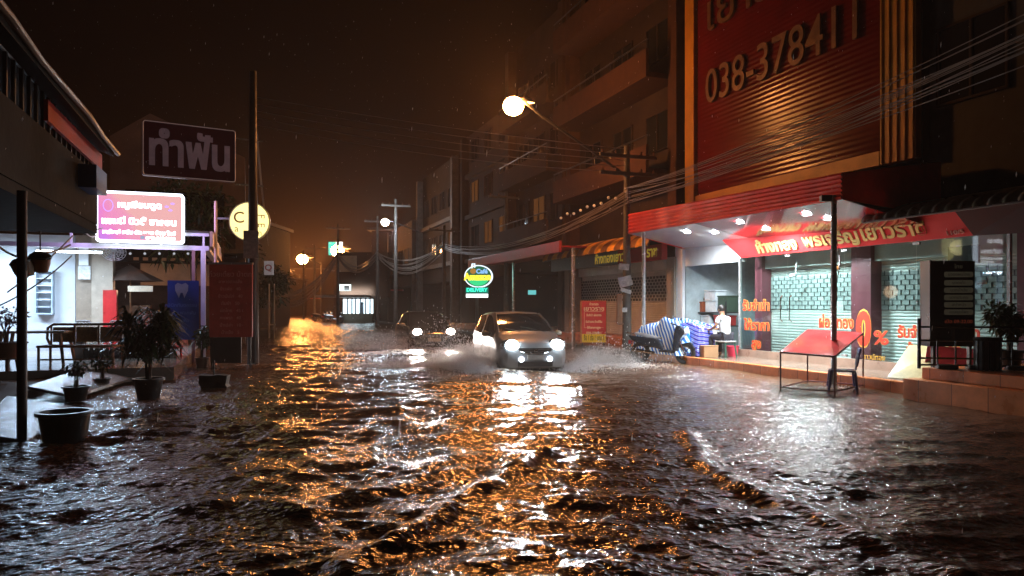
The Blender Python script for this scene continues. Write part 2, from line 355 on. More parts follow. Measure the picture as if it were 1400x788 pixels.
# left pavement (cafe terrace) and left kerb
m_tile = mat('wet cafe floor tiles', (.3,.25,.22), .14, var=.25, vs=2, bump=.1)
b = MB(FR0); b.box(-28, -16.6, -14, -1.45, -.3, .28); struct('pavement', b, m_tile)
b = MB(FR0); b.box(-90, -28, -14, -.9, -.3, .12); struct('pavement', b, m_concd)
b = MB(FR0); b.box(-16.55, 6, -14, -3.5, -.3, .12); struct('pavement', b, m_concd)

# ------------------------------------------------------------------ shared pieces
def shutter(parent, u0, u1, v, z0, z1, grille=None, name='shutter', thin=False):
    """roller shutter of curved slats, facing the road"""
    pr = []; z = z0; p = .075
    while z < z1-1e-6:
        for t in (0, .25, .5, .75): pr.append((-.016*math.sin(math.pi*t), z+p*t))
        z += p
    pr.append((0, z1))
    vs = []; 
    for (dy, zz) in pr: vs += [(-u0, v+dy, zz), (-u1, v+dy, zz)]
    fs = [(2*i, 2*i+1, 2*i+3, 2*i+2) for i in range(len(pr)-1)]
    b = MB(FR0); b.add(vs, fs); o = b.build(name, M_SH, parent)
    if grille:
        g0, g1 = grille; b = MB(FR0); zz = g0; k = 0; bw = .009 if thin else .02
        while zz < g1:
            b.box(-u1, -u0, v-.035, v-.022, zz, zz+bw)
            x = -u1 + (.09 if k % 2 else .2)
            while x < -u0-.03: b.box(x, x+bw*1.1, v-.036, v-.021, zz+bw+.001, zz+.108); x += .22
            zz += .11; k += 1
        b.build('grille', mat('dark grille line', (.1,.12,.12), .5) if thin else M_SH, parent); b = MB(FR0); b.box(-u1, -u0, v-.019, v-.017, g0, g1); b.build('grille_backing', mat('dull slat grey', (.38,.42,.41), .5, var=.3) if thin else mat('dark slot grey', (.07,.085,.08), .6), parent)
    return o
M_SH = mat('shutter metal', (.58,.6,.57), .4, metal=.1, var=.18, vs=1.5, bump=.1)
def paint_noise(): pass
def window(parent, M, w_, h_, lit=None):
    b = MB(M); t = .05
    for (x0, x1, z0, z1) in ((-w_/2, w_/2, 0, t), (-w_/2, w_/2, h_-t, h_), (-w_/2, -w_/2+t, t+.001, h_-t-.001), (w_/2-t, w_/2, t+.001, h_-t-.001), (-t/2, t/2, t+.001, h_-t-.001)): b.box(x0, x1, -.05, .03, z0, z1)
    f = b.build('window', m_plasterd, parent); b = MB(M); b.box(-w_/2+t, w_/2-t, -.012, .02, t, h_-t); b.build('pane', lit or m_dglass, f)
def shophouse(label, u0, u1, v, h, wm, cm, storeys, wins=(), bal=None, lit=(), open_z=3.2, side='R', depth=9, trim=True):
    r = thing('shophouse', label, 'building', W((u0+u1)/2, v, 0), 'shophouses along the right of the street')
    b = MB(FR0); b.box(-u1, -u0, v, v+depth, open_z, h); b.box(-u1, -u1+.35, v, v+depth, 0, open_z-.002); b.box(-u0-.35, -u0, v, v+depth, 0, open_z-.002); b.build('wall', wm, r)
    b = MB(FR0); b.box(-u1+.36, -u0-.36, v+4, v+4.2, .1, open_z-.01); b.build('back_wall', m_dark, r)
    for uu in (u0, u1-.5): b = MB(FR0); b.box(-uu-.5, -uu, v-.45, v-.003, 0 if trim else open_z, h-.2); b.build('pilaster', cm, r)
    for z in storeys:
        if bal:
            d = bal; b = MB(FR0); b.box(-u1+.52, -u0-.52, v-d, v-.004, z-.16, z); b.box(-u1+.52, -u0-.52, v-d, v-d+.1, z+.002, z+.75); b.build('balcony', cm, r)
            b = MB(FR0); b.cyl((-u1+.5, v-d+.05, z+1.05), (-u0-.5, v-d+.05, z+1.05), .025); 
            for k in range(7):
                x = -u1+.55+k*(u1-u0-1.1)/6; b.cyl((x, v-d+.05, z+.75), (x, v-d+.05, z+1.05), .018)
            b.build('railing', m_black, r)
        else:
            b = MB(FR0); b.box(-u1+.52, -u0-.52, v-.28, v-.004, z-.15, z+.12); b.build('ledge', cm, r)
        nw = max(2, int((u1-u0)/2.4)); lw = (u1-u0-1.2)/nw
        for k in range(nw):
            x = -u1+.6+(k+.5)*lw; window(r, FR0 @ T(x, v-.01, z+.85), min(1.5, lw*.7), 1.35, lit=(m_litwin if (z, k) in lit else None))
    return r
m_litwin = emis('lit window', (1, .36, .1), .07)

# ------------------------------------------------------------------ gold shop building
gs = thing('gold_shop_building', 'tall building with red ribbed cladding, yellow frame and the number 038-378411', 'building', W(15.7, 13.1, 0))
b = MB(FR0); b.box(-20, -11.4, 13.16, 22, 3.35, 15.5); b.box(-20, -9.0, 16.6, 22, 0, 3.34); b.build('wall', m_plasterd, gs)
b = MB(FR0); b.box(-20.0, -19.72, 12.9, 16.6, .17, 3.34); b.box(-16.95, -16.8, 13.45, 16.6, .17, 3.34); b.build('side_wall', mat('pale blue wall', (.42,.5,.52), .6), gs)
# ribbed red cladding
zs = np.arange(4.95, 15.0, .0165); vs = []
for z in zs:
    dy = .0035*math.sin(z*2*math.pi/.132); vs += [(-19.35, 13.06+dy, float(z)), (-12.35, 13.06+dy, float(z))]
b = MB(FR0); b.add(vs, [(2*i, 2*i+1, 2*i+3, 2*i+2) for i in range(len(zs)-1)]); 
m_clad = mat('red metal cladding', (.10,.004,.004), .22, spec=.13, metal=.0, var=.25, vs=.7)
b.build('cladding', m_clad, gs, smooth=True, sharp=80)
b = MB(FR0); b.box(-19.85, -19.37, 12.94, 13.15, 4.62, 15.4); b.build('frame_column', m_yellow, gs)
b = MB(FR0); b.box(-12.33, -11.42, 13.0, 13.15, 4.62, 15.4)
for k in range(5): b.box(-12.3+k*.2, -12.26+k*.2, 12.965, 12.998, 4.62, 15.4)
b.build('frame_column', m_yellow, gs)
b = MB(FR0); b.box(-19.36, -12.34, 12.97, 13.15, 4.62, 4.93); b.build('frame_beam', m_yellow, gs)
u0, _, z0 = RV(967, 116, 12.95); u1, _, z1 = RV(1176, 32, 12.95)
text('038-378411', 1.42, FR0 @ T(-(u0+u1)/2, 12.99, 8.05), m_gold2, 'number_lettering', gs, bold=.004, ext=.03, width=abs(u0-u1))
text('เยาวราช', 1.55, FR0 @ T(-16.0, 12.99, 10.25), m_gold2, 'name_lettering', gs, bold=.004, ext=.03, width=5.4)
# ground floor: plinth, glazing, shutters, fascia
GVV = 12.7
b = MB(FR0); b.box(-16.75, -9.2, GVV-.08, GVV+.08, .17, .36); b.build('plinth', mat('brown stone plinth', (.3,.2,.15), .3), gs)
for k, (ua, ub) in enumerate(((16.75, 14.9), (14.88, 13.05), (13.03, 11.15), (11.13, 9.25))):
    b = MB(FR0); b.box(-ua, -ub, GVV-.006, GVV+.006, .362, 2.84); b.build('glass_pane', m_glass, gs)
b = MB(FR0)
for ua in (16.78, 9.22): b.box(-ua-.03, -ua+.03, GVV-.03, GVV+.03, .362, 2.84)
b.box(-16.74, -9.26, GVV-.025, GVV+.025, 2.842, 2.9)
for ua in (14.89, 13.04, 11.14):
    for z in (.40, 2.78): b.box(-ua-.08, -ua+.08, GVV-.02, GVV+.02, z, z+.05)
b.build('glass_frame', m_steel, gs)
b = MB(FR0)
for ua in (15.05, 14.72): b.tube([(-ua, GVV-.03, 1.15), (-ua, GVV-.09, 1.2), (-ua, GVV-.09, 1.75), (-ua, GVV-.03, 1.8)], .014)
b.build('door_handle', m_chrome, gs)
for q_ in ((-13.35, -12.78, 13.2, 13.6, .17, 3.3), (-16.79, -16.5, 13.2, 13.5, .17, 3.3), (-9.3, -9.05, 13.0, 13.6, .17, 3.3)): b = MB(FR0); b.box(*q_); b.build('column', m_purple, gs)
for (ua, ub) in ((13.36, 16.49), (9.31, 12.77)):
    shutter(gs, ua, ub, 13.52, .17, 2.95, grille=(1.45, 2.3), thin=True)
    b = MB(FR0); b.box(-ub, -ua, 13.3, 13.5, 2.55, 2.95); b.build('shutter_box', M_SH, gs)
b = MB(FR0); b.box(-16.7, -9.0, 12.75, 16.6, 3.0, 3.34); b.build('lintel', m_plasterd, gs)
# fascia sign, leaning outwards
fs_ = thing('shop_fascia_sign', 'long red fascia sign with gold Thai lettering above the glass shopfront', 'shop sign', W(13, 12.5, 2.85))
def fas(x, z, off=0): t = (z-2.85)/.62; return (x, 12.62-.32*t-off, z)
b = MB(FR0); x0, x1 = -16.9, -9.75
b.add([fas(x0+.25, 2.85), fas(x1-.1, 2.85), fas(x1-.35, 3.47), fas(x0-.3, 3.47), (x0+.25, 12.66, 2.85), (x1-.1, 12.66, 2.85), (x1-.35, 12.72, 3.47), (x0-.3, 12.72, 3.47)],
      [(0,1,2,3), (7,6,5,4), (0,3,7,4), (1,5,6,2), (3,2,6,7), (0,4,5,1)]); b.build('panel', m_redsign, fs_)
b = MB(FR0); b.add([fas(x1-.098, 2.85), (x1+1.0, 12.68, 2.80), (x1+1.0, 12.6, 3.35), fas(x1-.348, 3.47)], [(0,1,2,3)]); b.build('end_panel', mat('shaded red panel', (.05,.006,.006), .6), fs_)  # shade of the turned-away sign end is put into this near-black red
lean = math.atan2(.32, .62)
def on_fas(px, py, s_, body, width, m, bold=.012, nm='lettering', off=.02):
    u, _, z = RV(px, py, 12.46); text(body, s_, FR0 @ T(-u, 12.62-.32*(z-2.85)/.62-off, z) @ Matrix.Rotation(lean, 4, 'X'), m, nm, fs_, bold=bold, ext=.012, width=width)
def upx(a, b_, v): return abs(RV(a, 400, v)[0]-RV(b_, 400, v)[0])
on_fas(1059, 337, .42, 'ห้างทอง', upx(1034, 1090, 12.5)*.98, m_gold); on_fas(1133, 327, .42, 'พรเจริญ', upx(1097, 1172, 12.5), m_gold); on_fas(1218, 316, .48, 'เยาวราช', upx(1177, 1264, 12.5), m_gold)
on_fas(1300, 318, .12, '110/5', .35, mat('pink lettering', (.8,.4,.35), .5), bold=0)
# canopy with downlights
cn = thing('red_canopy', 'wide red canopy over the gold shop, fold-lined valance and white lit soffit', 'canopy', W(15, 11.5, 3.4))
def zc(v): return 3.74-.21*(v-10.5)
cu0, cu1 = 10.75, 19.75
def vc(u): return 10.42+(u-10.75)*.052
b = MB(FR0)
for k in range(6):
    za, zb = k/6, (k+1)/6
    def cp(u, t, bul): return (-u, vc(u)-bul, (3.53+(u-cu0)*.022) + t*(.50+(u-cu0)*.012))
    L = [cu1+(cu0-cu1)*i/24 for i in range(25)]
    pts = []
    for i, u in enumerate(L): sg = .012*math.sin(i*1.9); pts += [cp(u, za, 0), cp(u, (za+zb)/2, .035+sg), cp(u, zb-.004, 0)]
    b.add(pts, [(3*i+j, 3*i+3+j, 3*i+4+j, 3*i+1+j) for i in range(24) for j in (0, 1)])
b.add([(-cu1, vc(cu1), 3.73), (-cu1, vc(cu1), 4.3), (-cu1, 12.9, 4.55), (-cu1, 12.9, 3.3)], [(0,1,2,3)]); b.add([(-cu0, vc(cu0), 3.53), (-cu0, vc(cu0), 4.02), (-cu0, 12.9, 4.4), (-cu0, 12.9, 3.3)], [(0,1,2,3)])
b.build('valance', m_red, cn, smooth=True, sharp=60)
b = MB(FR0); b.add([(-cu1, vc(cu1), 4.31), (-cu0, vc(cu0), 4.03), (-cu0, 12.9, 4.42), (-cu1, 12.9, 4.6)], [(0,1,2,3)]); b.build('roof_sheet', m_redd, cn)
m_sof = mat('glossy white soffit', (.68,.66,.66), .12, var=.05); m_sofr = mat('glossy red soffit', (.30,.02,.02), .1, var=.1)
def cz(u, v): return 3.53+(u-cu0)*.022 - .19*(v-vc(u))
def soff(ua, ub, m, nm):
    b = MB(FR0); N = 10; L = [ua+(ub-ua)*i/N for i in range(N+1)]; vs = []
    for u in L: vs += [(-u, vc(u)+.02, cz(u, vc(u))), (-u, 12.9, cz(u, 12.9))]
    b.add(vs, [(2*i, 2*i+1, 2*i+3, 2*i+2) for i in range(N)]); b.build(nm, m, cn)
soff(cu1-.02, 16.0, m_sof, 'soffit'); soff(15.99, cu0+.02, m_sofr, 'soffit')
m_led = emis('white led', (.80, .93, 1), 160)
for i, (px, py) in enumerate(((1103,290),(1048,313),(1133,299),(1012,304),(978,318),(940,317))):
    best = min((abs(RV(px, py, v)[2]-cz(RV(px, py, v)[0], v)), v) for v in np.arange(11.0, 12.88, .02))[1]
    u, v, z = RV(px, py, best); z = cz(u, v)-.012; p_ = W(u, v, z)
    b = MB(); b.lathe([(.001,-.010),(.085,-.010)], 20, T(p_)); b.lathe([(.085,-.012),(.115,-.012),(.118,0),(.085,0)], 20, T(p_))
    b2 = MB(); b2.lathe([(.085,-.014),(.118,-.014),(.12,.004)], 20, T(p_)); h_ = b2.build('downlight_ring', m_white, cn)
    b = MB(); b.lathe([(.0005,-.011),(.084,-.011)], 20, T(p_)); d_ = b.build('downlight_lens', m_led, cn)
    spot('downlight_lamp', p_-Vector((0,0,.03)), p_+(Vector((-.35,0,-1)) if px in (1103,1133) else Vector((.3,.1,-1))), (560 if px in (1103,1133) else 760) if px > 1000 else 420, (.88,.96,1), 150, .07, .6, cn)
for i, (px, py, lab) in enumerate(((1140,530,'tall steel pole of the red canopy, beside the navy chair'), (880,490,'thin steel pole of the red canopy, beside the parked motorcycle'))):
    g = G(px, py); u_, v_ = -g.x*ST+g.y*CT, g.x*CT+g.y*ST
    b = MB(); b.cyl((g.x, g.y, -.25), (g.x, g.y, 3.53+(u_-cu0)*.022+.1), .055, n=16); o = b.build('canopy_pole', m_steel, smooth=True); tag(o, lab, 'pole')
g = G(1140, 530)
b = MB(); b.tube([(g.x-.05, g.y-.05, 3.2), (g.x+.10, g.y-.07, 2.4), (g.x-.07, g.y-.07, 1.5), (g.x-.05, g.y-.07, .6)], .008); tag(b.build('hanging_wire', m_cable), 'thin black wire running down the tall canopy pole', 'wire')
b = MB(); q = P(1125, 271, 13.7); b.box(q.x-.02, q.x+.18, q.y, q.y+.12, q.z-.06, q.z+.06); q2 = b.build('junction_box', m_black, bevel=.01); tag(q2, 'small black junction box under the canopy corner', 'box')
# writing on the glass
m_gr = mat('orange red vinyl', (.5,.03,.01), .5, var=.05); m_gy = mat('yellow vinyl', (.6,.34,.05), .5, var=.05)
def onglass(body, pxa, pxb, pyc, size, bold=.009, out=.0155):
    ua, _, za = RV(pxa, pyc, GVV); ub, _, zb = RV(pxb, pyc, GVV); M_ = FR0 @ T(-(ua+ub)/2, GVV-.014, (za+zb)/2)
    text(body, size, M_, m_gy, 'window_lettering', gs, bold=out, ext=.001, width=abs(ua-ub)); text(body, size, M_ @ T(0, -.006, 0), m_gr, 'window_lettering', gs, bold=bold, ext=.001, width=abs(ua-ub)*.985)
onglass('รับจำนำ', 1016, 1053, 419, .36); onglass('ให้ราคา', 1018, 1053, 446, .36); onglass('สูง', 1028, 1041, 471, .34)
onglass('ผ่อนทอง', 1120, 1168, 442, .36); onglass('0', 1171, 1192, 452, .98, .05, .085); onglass('%', 1195, 1216, 463, .40)
onglass('รับจำนอง', 1228, 1290, 456, .32); onglass('ก', 1327, 1341, 457, .32); onglass('บ้านและที่ดิน', 1240, 1326, 483, .34)
u, _, z = RV(1195, 489, GVV); text('ดาวน์ทอง', .16, FR0 @ T(-u, GVV-.012, z), m_gy, 'window_lettering', gs, width=.6)
for (px, py, s_) in ((1149, 419, .19), (1125, 409, .08), (1317, 393, .16)):
    u, _, z = RV(px, py, GVV+.03); b = MB(FR0); b.box(-u-s_/2, -u+s_/2, GVV+.012, GVV+.016, z-s_*.65, z+s_*.65); b.build('paper_notice', m_paper, gs)
# open bay on the left: bulkhead, white post, back room
b = MB(FR0); b.box(-20.15, -16.95, 12.88, 13.05, 2.78, 3.7); b.box(-20.15, -19.75, 12.78, 12.879, .17, 3.7); b.build('bulkhead', m_white, gs)
b = MB(FR0); b.box(-19.71, -16.96, 15.6, 15.65, .171, 2.9); b.build('back_wall', mat('grey blue wall', (.25,.31,.34), .6), gs)
b = MB(FR0)
for (a, bb_) in ((-19.5, -18.3), (-18.1, -17.1)):
    for (x0, x1, z0, z1) in ((a, bb_, 2.3, 2.35), (a, bb_, 1.0, 1.05), (a, a+.05, 1.051, 2.299), (bb_-.05, bb_, 1.051, 2.299)): b.box(x0, x1, 15.56, 15.598, z0, z1)
b.build('wall_moulding', m_white, gs)
u, _, z = RV(1012, 388, 15.4); b = MB(FR0); b.M = FR0 @ T(-u, 15.5, z, rx=R(90)); b.lathe([(.0,.0),(.05,.02),(.28,.02),(.36,.05),(.42,.0)], 14); wr_ = b.build('wall_clock', m_gold2, None, smooth=True); tag(wr_, 'round dark gold ornament hanging on the back wall of the open bay', 'wall ornament')
spot('bay_lamp', W(18.3, 14.0, 2.95), W(18.3, 14.2, 0), 60, (.85,.95,1), 150, .08, .6)

# ------------------------------------------------------------------ neighbour shop with the dark shutter and yellow awning
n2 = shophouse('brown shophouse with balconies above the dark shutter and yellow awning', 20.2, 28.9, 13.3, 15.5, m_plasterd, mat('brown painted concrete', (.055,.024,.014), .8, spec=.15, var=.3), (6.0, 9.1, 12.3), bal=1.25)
shutter(n2, 20.6, 28.4, 13.42, .44, 3.1, grille=(1.7, 2.6))
b = MB(FR0); b.box(-28.4, -20.6, 13.15, 13.4, 2.75, 3.12); b.build('shutter_box', M_SH, n2)
for u_ in (20.35, 28.45): b = MB(FR0); b.box(-u_-.2, -u_+.25, 12.7, 13.28, .42, 3.1); b.build('post', m_plaster, n2)
s2 = thing('shop_fascia_sign', 'dark fascia sign with yellow Thai lettering over the grey shutter', 'shop sign', W(24, 12.4, 3.3))
b = MB(FR0); b.box(-29.3, -23.2, 12.35, 12.55, 3.02, 3.5); b.build('panel', mat('grey sign paint', (.12,.16,.17), .4), s2)
b = MB(FR0); b.box(-23.19, -20.25, 12.34, 12.55, 3.02, 3.52); b.build('panel', m_redd, s2)
ua, ub = RV(812, 350, 12.3)[0], RV(852, 350, 12.3)[0]; m_yel = mat('yellow lettering', (.95,.75,.1), .4, emit=(1,.75,.1), es=.12)
text('ห้างทองเยาว', .46, FR0 @ T(-(ua+ub)/2, 12.34, 3.26), m_yel, 'lettering', s2, bold=.012, width=abs(ua-ub)); u = RV(890, 347, 12.3)[0]; text('ราช', .46, FR0 @ T(-u, 12.33, 3.28), m_yel, 'lettering', s2, bold=.012)
def rolled(name, label, ua, ub, v0, v1, z0, z1, m1, m2, per=.32, fold=.035):
    r = thing(name, label, 'awning', W((ua+ub)/2, v0, z0)); n_ = int(abs(ub-ua)/per*8); N = 12; vs = []
    for i in range(n_+1):
        u = ua+(ub-ua)*i/n_; o_ = fold*math.sin(i*2*math.pi/8)
        for j in range(N+1):
            t = j/N*math.pi/2; vs.append((-u, v1-(v1-v0+o_)*math.cos(t*.999), z0+(z1-z0+o_*.5)*math.sin(t)))
    b = MB(FR0); b.mi = []; 
    for i in range(n_):
        pass
    fs = [(i*(N+1)+j, (i+1)*(N+1)+j, (i+1)*(N+1)+j+1, i*(N+1)+j+1) for i in range(n_) for j in range(N)]
    b.add(vs, fs); b.mi = [1 if (int(((i+.5)/8)) % 2) else 0 for i in range(n_) for j in range(N)]
    b.build('ribbed_sheet', [m1, m2], r, smooth=True, sharp=80)
    b = MB(FR0); b.cyl((-ua, v0+.02, z0), (-ub, v0+.02, z0), .03); b.cyl((-ua, v1, z1), (-ub, v1, z1), .03)
    for u in (ua, ub): b.tube([(-u, v1-(v1-v0)*math.cos(t), z0+(z1-z0)*math.sin(t)) for t in np.linspace(0, math.pi/2, 8)], .025)
    b.build('awning_frame', m_black, r); return r
rolled('corrugated_awning', 'yellow and brown ribbed rolled awning over the dark fascia sign', 29.3, 20.4, 11.95, 13.2, 3.45, 4.05, mat('amber awning sheet', (.8,.42,.06), .35, var=.3), mat('brown awning sheet', (.25,.12,.05), .4, var=.3), per=.5)
rolled('corrugated_awning', 'dark grey ribbed rolled awning at the right edge', 11.3, 2.0, 11.45, 12.9, 3.2, 3.58, mat('grey awning sheet', (.3,.28,.24), .3, var=.5, vs=4), mat('greenish awning sheet', (.2,.2,.15), .3, var=.5, vs=4), per=.26, fold=.05)
rb = thing('corner_building', 'unlit building at the right edge behind the grey awning', 'building', W(5, 13, 0))
b = MB(FR0); b.box(-9.0, 4, 13.0, 22, 0, 3.2); b.build('shopfront_wall', mat('greyish wall', (.3,.3,.28), .7, var=.3), rb)
b = MB(FR0); b.box(-11.35, 4, 13.3, 22, 3.36, 15.5); b.build('wall', mat('black stained wall', (.03,.027,.025), .8, var=.5), rb)
b = MB(FR0); b.box(-8.98, -8.7, 12.8, 12.998, .52, 3.2); b.build('post', m_redd, rb)
for k, x in enumerate((-10.4, -7.4, -4.4)):
    for z in (5.6, 9.0): window(rb, FR0 @ T(x, 13.29, z), 1.5, 1.6)

# ------------------------------------------------------------------ shophouses further down the right side
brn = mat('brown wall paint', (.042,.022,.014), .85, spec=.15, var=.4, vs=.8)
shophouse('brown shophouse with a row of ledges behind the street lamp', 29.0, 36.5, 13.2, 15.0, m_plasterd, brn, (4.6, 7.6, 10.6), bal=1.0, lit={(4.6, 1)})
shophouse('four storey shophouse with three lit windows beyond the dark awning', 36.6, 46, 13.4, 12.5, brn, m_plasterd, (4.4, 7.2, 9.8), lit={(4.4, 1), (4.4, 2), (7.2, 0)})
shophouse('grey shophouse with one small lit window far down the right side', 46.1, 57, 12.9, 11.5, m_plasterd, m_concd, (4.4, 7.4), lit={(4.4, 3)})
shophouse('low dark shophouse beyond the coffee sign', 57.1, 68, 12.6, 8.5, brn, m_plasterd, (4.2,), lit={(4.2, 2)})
dc = thing('dark_canopy', 'dark red flat canopy on two steel poles left of the yellow awning', 'canopy', W(31, 11.5, 3.6))
b = MB(FR0); b.box(-37.5, -25.3, 11.0, 11.12, 3.55, 4.0); b.build('valance', m_redd, dc, bevel=.03); b = MB(FR0); b.box(-37.5, -25.3, 11.121, 13.1, 3.75, 3.82); b.build('roof_sheet', m_redd, dc)
for (px, py, lab) in ((784, 478, 'steel pole of the dark red canopy beside the red notice board'), (702, 463, 'steel pole of the dark red canopy behind the silver car')):
    g = G(px, py); b = MB(); b.cyl((g.x, g.y, -.2), (g.x, g.y, 3.58), .07, n=14); tag(b.build('canopy_pole', m_steel, smooth=True), lab, 'pole')

# ------------------------------------------------------------------ left: near house with balcony over the pavement
lh = thing('corner_house', 'near house at the left edge with a dark balcony over the pavement', 'building', W(6, -4, 0))
m_orw = mat('ochre wall', (.5,.26,.1), .65, var=.25)
def lbox(b, u0, u1, v0, v1, z0, z1): b.box(-u1, -u0, v0, v1, z0, z1)
b = MB(FR0); lbox(b, -3, 15.0, -9, -2.58, 2.85, 3.0); lbox(b, -3, 14.9, -2.68, -2.56, 3.002, 3.9); b.build('balcony_slab', mat('black tarpaulin panel', (.008,.008,.008), .8, spec=.1, var=.5, bump=.5, bs=6), lh)
b = MB(FR0); b.cyl((3, -2.6, 4.45), (-14.9, -2.6, 4.45), .025); b.build('balcony_rail', m_black, lh)
for k in range(34):
    x = -14.9+k*.32; b = MB(FR0); b.box(x, x+.05, -2.62, -2.58, 3.905, 4.44); b.build('baluster', m_black, lh)
b = MB(FR0); lbox(b, -3, 12.8, -9, -3.7, 3.0, 5.6); b.build('wall', m_orw, lh)
b = MB(FR0); lbox(b, 9.0, 9.5, -3.69, -3.45, 3.0, 5.2); b.build('wall_pier', m_orw, lh)
b = MB(FR0); b.add([(3,-2.3,4.52),(-14.9,-2.3,4.24),(-14.9,-8,6.6),(3,-8,6.9),(3,-2.3,4.6),(-14.9,-2.3,4.32),(-14.9,-8,6.7),(3,-8,7.0)], [(0,1,2,3),(7,6,5,4),(0,4,5,1),(1,5,6,2)]); b.build('roof', mat('dark old roof', (.02,.016,.013), .8, spec=.15), lh)
b = MB(FR0); pts = [(3-k*1.28, -2.24+.015*math.sin(k*2.3), 4.60-.02*k+.02*math.sin(k*1.7)) for k in range(15)]; b.tube(pts, .04); b.build('gutter', mat('wet galvanised gutter', (.2,.12,.06), .4, metal=.6), lh, smooth=True)
b = MB(FR0); b.box(-15.0, -11.2, -2.55, -2.50, 4.0, 4.28); b.build('sign_strip', mat('red sign strip', (.5,.03,.03), .4), lh); 
q = RV(140, 245, -2.3); b = MB(FR0); b.box(-q[0]-.4, -q[0]+.5, -2.6, -2.3, q[2]-.22, q[2]+.15); b.build('awning_end', mat('blue plastic sheet', (.05,.16,.5), .35), lh)
g = G(30, 605); b = MB(); b.cyl((g.x, g.y, -.2), (g.x, g.y, 2.85), .052, n=14); tag(b.build('awning_post', mat('rusty dark steel', (.05,.035,.03), .5, var=.5), smooth=True), 'dark rusty post standing in the water at the left edge', 'post')

# ------------------------------------------------------------------ cafe
cf = thing('open_cafe', 'open fronted cafe with white side wall and steel framed canopy', 'building', W(23, -5, .28))
m_wwall = mat('white cafe wall', (.5,.5,.52), .35, var=.12, vs=1.2); m_brw = mat('brown cafe column', (.24,.17,.12), .5, var=.3); m_beige = mat('beige wall band', (.46,.30,.2), .6, var=.2)
ca = FC(0, 0)   # x = v, y = u
b = MB(ca); b.box(-9, RU(103, 400, 24.5)[1], 24.5, 24.65, .281, 3.6); b.build('side_wall', m_wwall, cf)
b = MB(ca); x = RU(105, 400, 24.4)[1]; b.box(x, x+.42, 24.3, 24.6, .281, 3.6); b.build('column', m_brw, cf)
x = RU(126, 400, 24.2)[1]; b = MB(ca); b.box(x, x+.55, 24.1, 24.5, .281, 3.6); b.build('column', mat('beige column', (.35,.27,.2), .5), cf)
x = RU(142, 400, 24.1)[1]; b = MB(ca); b.box(x, x+.35, 23.95, 24.2, .281, 2.0); b.build('red_panel', mat('red lacquer panel', (.45,.02,.02), .3), cf)
b = MB(ca); b.box(-5.2, -.9, 29.5, 29.7, .281, 4.6); b.build('back_wall', mat('dark brown back wall', (.10,.06,.045), .7, var=.4), cf)
b = MB(ca); b.box(RU(192, 400, 28)[1], -.95, 28.0, 28.2, 2.25, 3.0); b.build('wall_band', m_beige, cf)
b = MB(ca); b.box(-5.2, -.95, 27.9, 28.3, 3.05, 4.4); b.build('upper_panel', m_dark, cf)
for k, x in enumerate(np.linspace(-3.7, -1.4, 9)):
    b = MB(ca); b.box(x, x+.16, 27.86, 27.895, 3.1, 3.2); b.build('trim_block', m_beige, cf)
b = MB(ca); x = RU(170, 420, 26)[1]; b.box(x-.3, x+.75, 25.8, 26.2, .281, 1.55); b.build('service_counter', mat('wooden counter', (.2,.1,.04), .4, var=.4), cf)
x = RU(215, 420, 26)[1]; b = MB(ca); b.box(x-.5, x+.9, 25.7, 26.2, .281, 1.35); b.build('service_counter', mat('red brown counter', (.28,.06,.03), .4, var=.3), cf)
# canopy over the cafe
zb = 3.02
b = MB(ca); b.box(-9.5, -1.0, 21.15, 21.27, zb, zb+.12); b.build('front_beam', m_whitem, cf)
b = MB(ca); b.box(-9.5, -1.0, 21.15, 21.27, zb+.38, zb+.46); b.build('top_beam', m_whitem, cf)
for k in range(9):
    x = -9.4+k*1.03; b = MB(ca); b.box(x, x+.05, 21.18, 21.24, zb+.121, zb+.379); b.build('strut', m_whitem, cf)
b = MB(ca); b.add([(-9.5,21.0,zb+.5),(-.9,21.0,zb+.5),(-.9,28,zb+.95),(-9.5,28,zb+.95)], [(0,1,2,3)]); b.build('roof_sheet', mat('grey roof sheet', (.4,.38,.4), .4, var=.2), cf)
b = MB(ca); b.box(-1.14, -.98, 21.27, 27.9, zb-.02, zb+.1); b.box(-.97, -.9, 21.0, 27.9, zb+.1, zb+.5); b.build('side_beam', mat('peach beam', (.5,.36,.28), .5), cf)
g = W(21.2, -1.07); b = MB(ca); b.box(-1.2, -1.08, 21.13, 21.25, -.2, zb); b.build('post', m_whitem, cf); b = MB(ca); b.box(-1.42, -1.34, 21.13, 21.2, -.2, zb); b.build('post', mat('brown post', (.25,.15,.14), .5), cf)
# fluorescent tube and its light
m_tube = emis('white tube', (.8,.93,1), 30)
for k, (px, l_) in enumerate(((95, 1.5),)):
    _, v, z = RU(px, 328, 22.0); t_ = thing('tube_lamp', 'lit white fluorescent tube under the cafe canopy', 'lamp', W(22, v, zb-.02))
    b = MB(ca); b.cyl((v-l_/2, 22, zb-.06), (v+l_/2, 22, zb-.06), .022); b.build('tube', m_tube, t_); b = MB(ca); b.box(v-l_/2, v+l_/2, 21.96, 22.04, zb-.03, zb+.0); b.build('housing', m_white, t_)
    area('tube_lamp_light', FC(22.2, v, zb-.1), l_, .15, 200, (.55,.77,1), t_)
area('tube_lamp_light', FC(22.6, -6.6, 2.9) @ Matrix.Rotation(R(18), 4, 'X'), 1.4, .2, 200, (.55,.77,1), cf)
point('cafe_inner_light', W(26.5, -3.2, 2.2), 14, (1,.6,.35), .3)
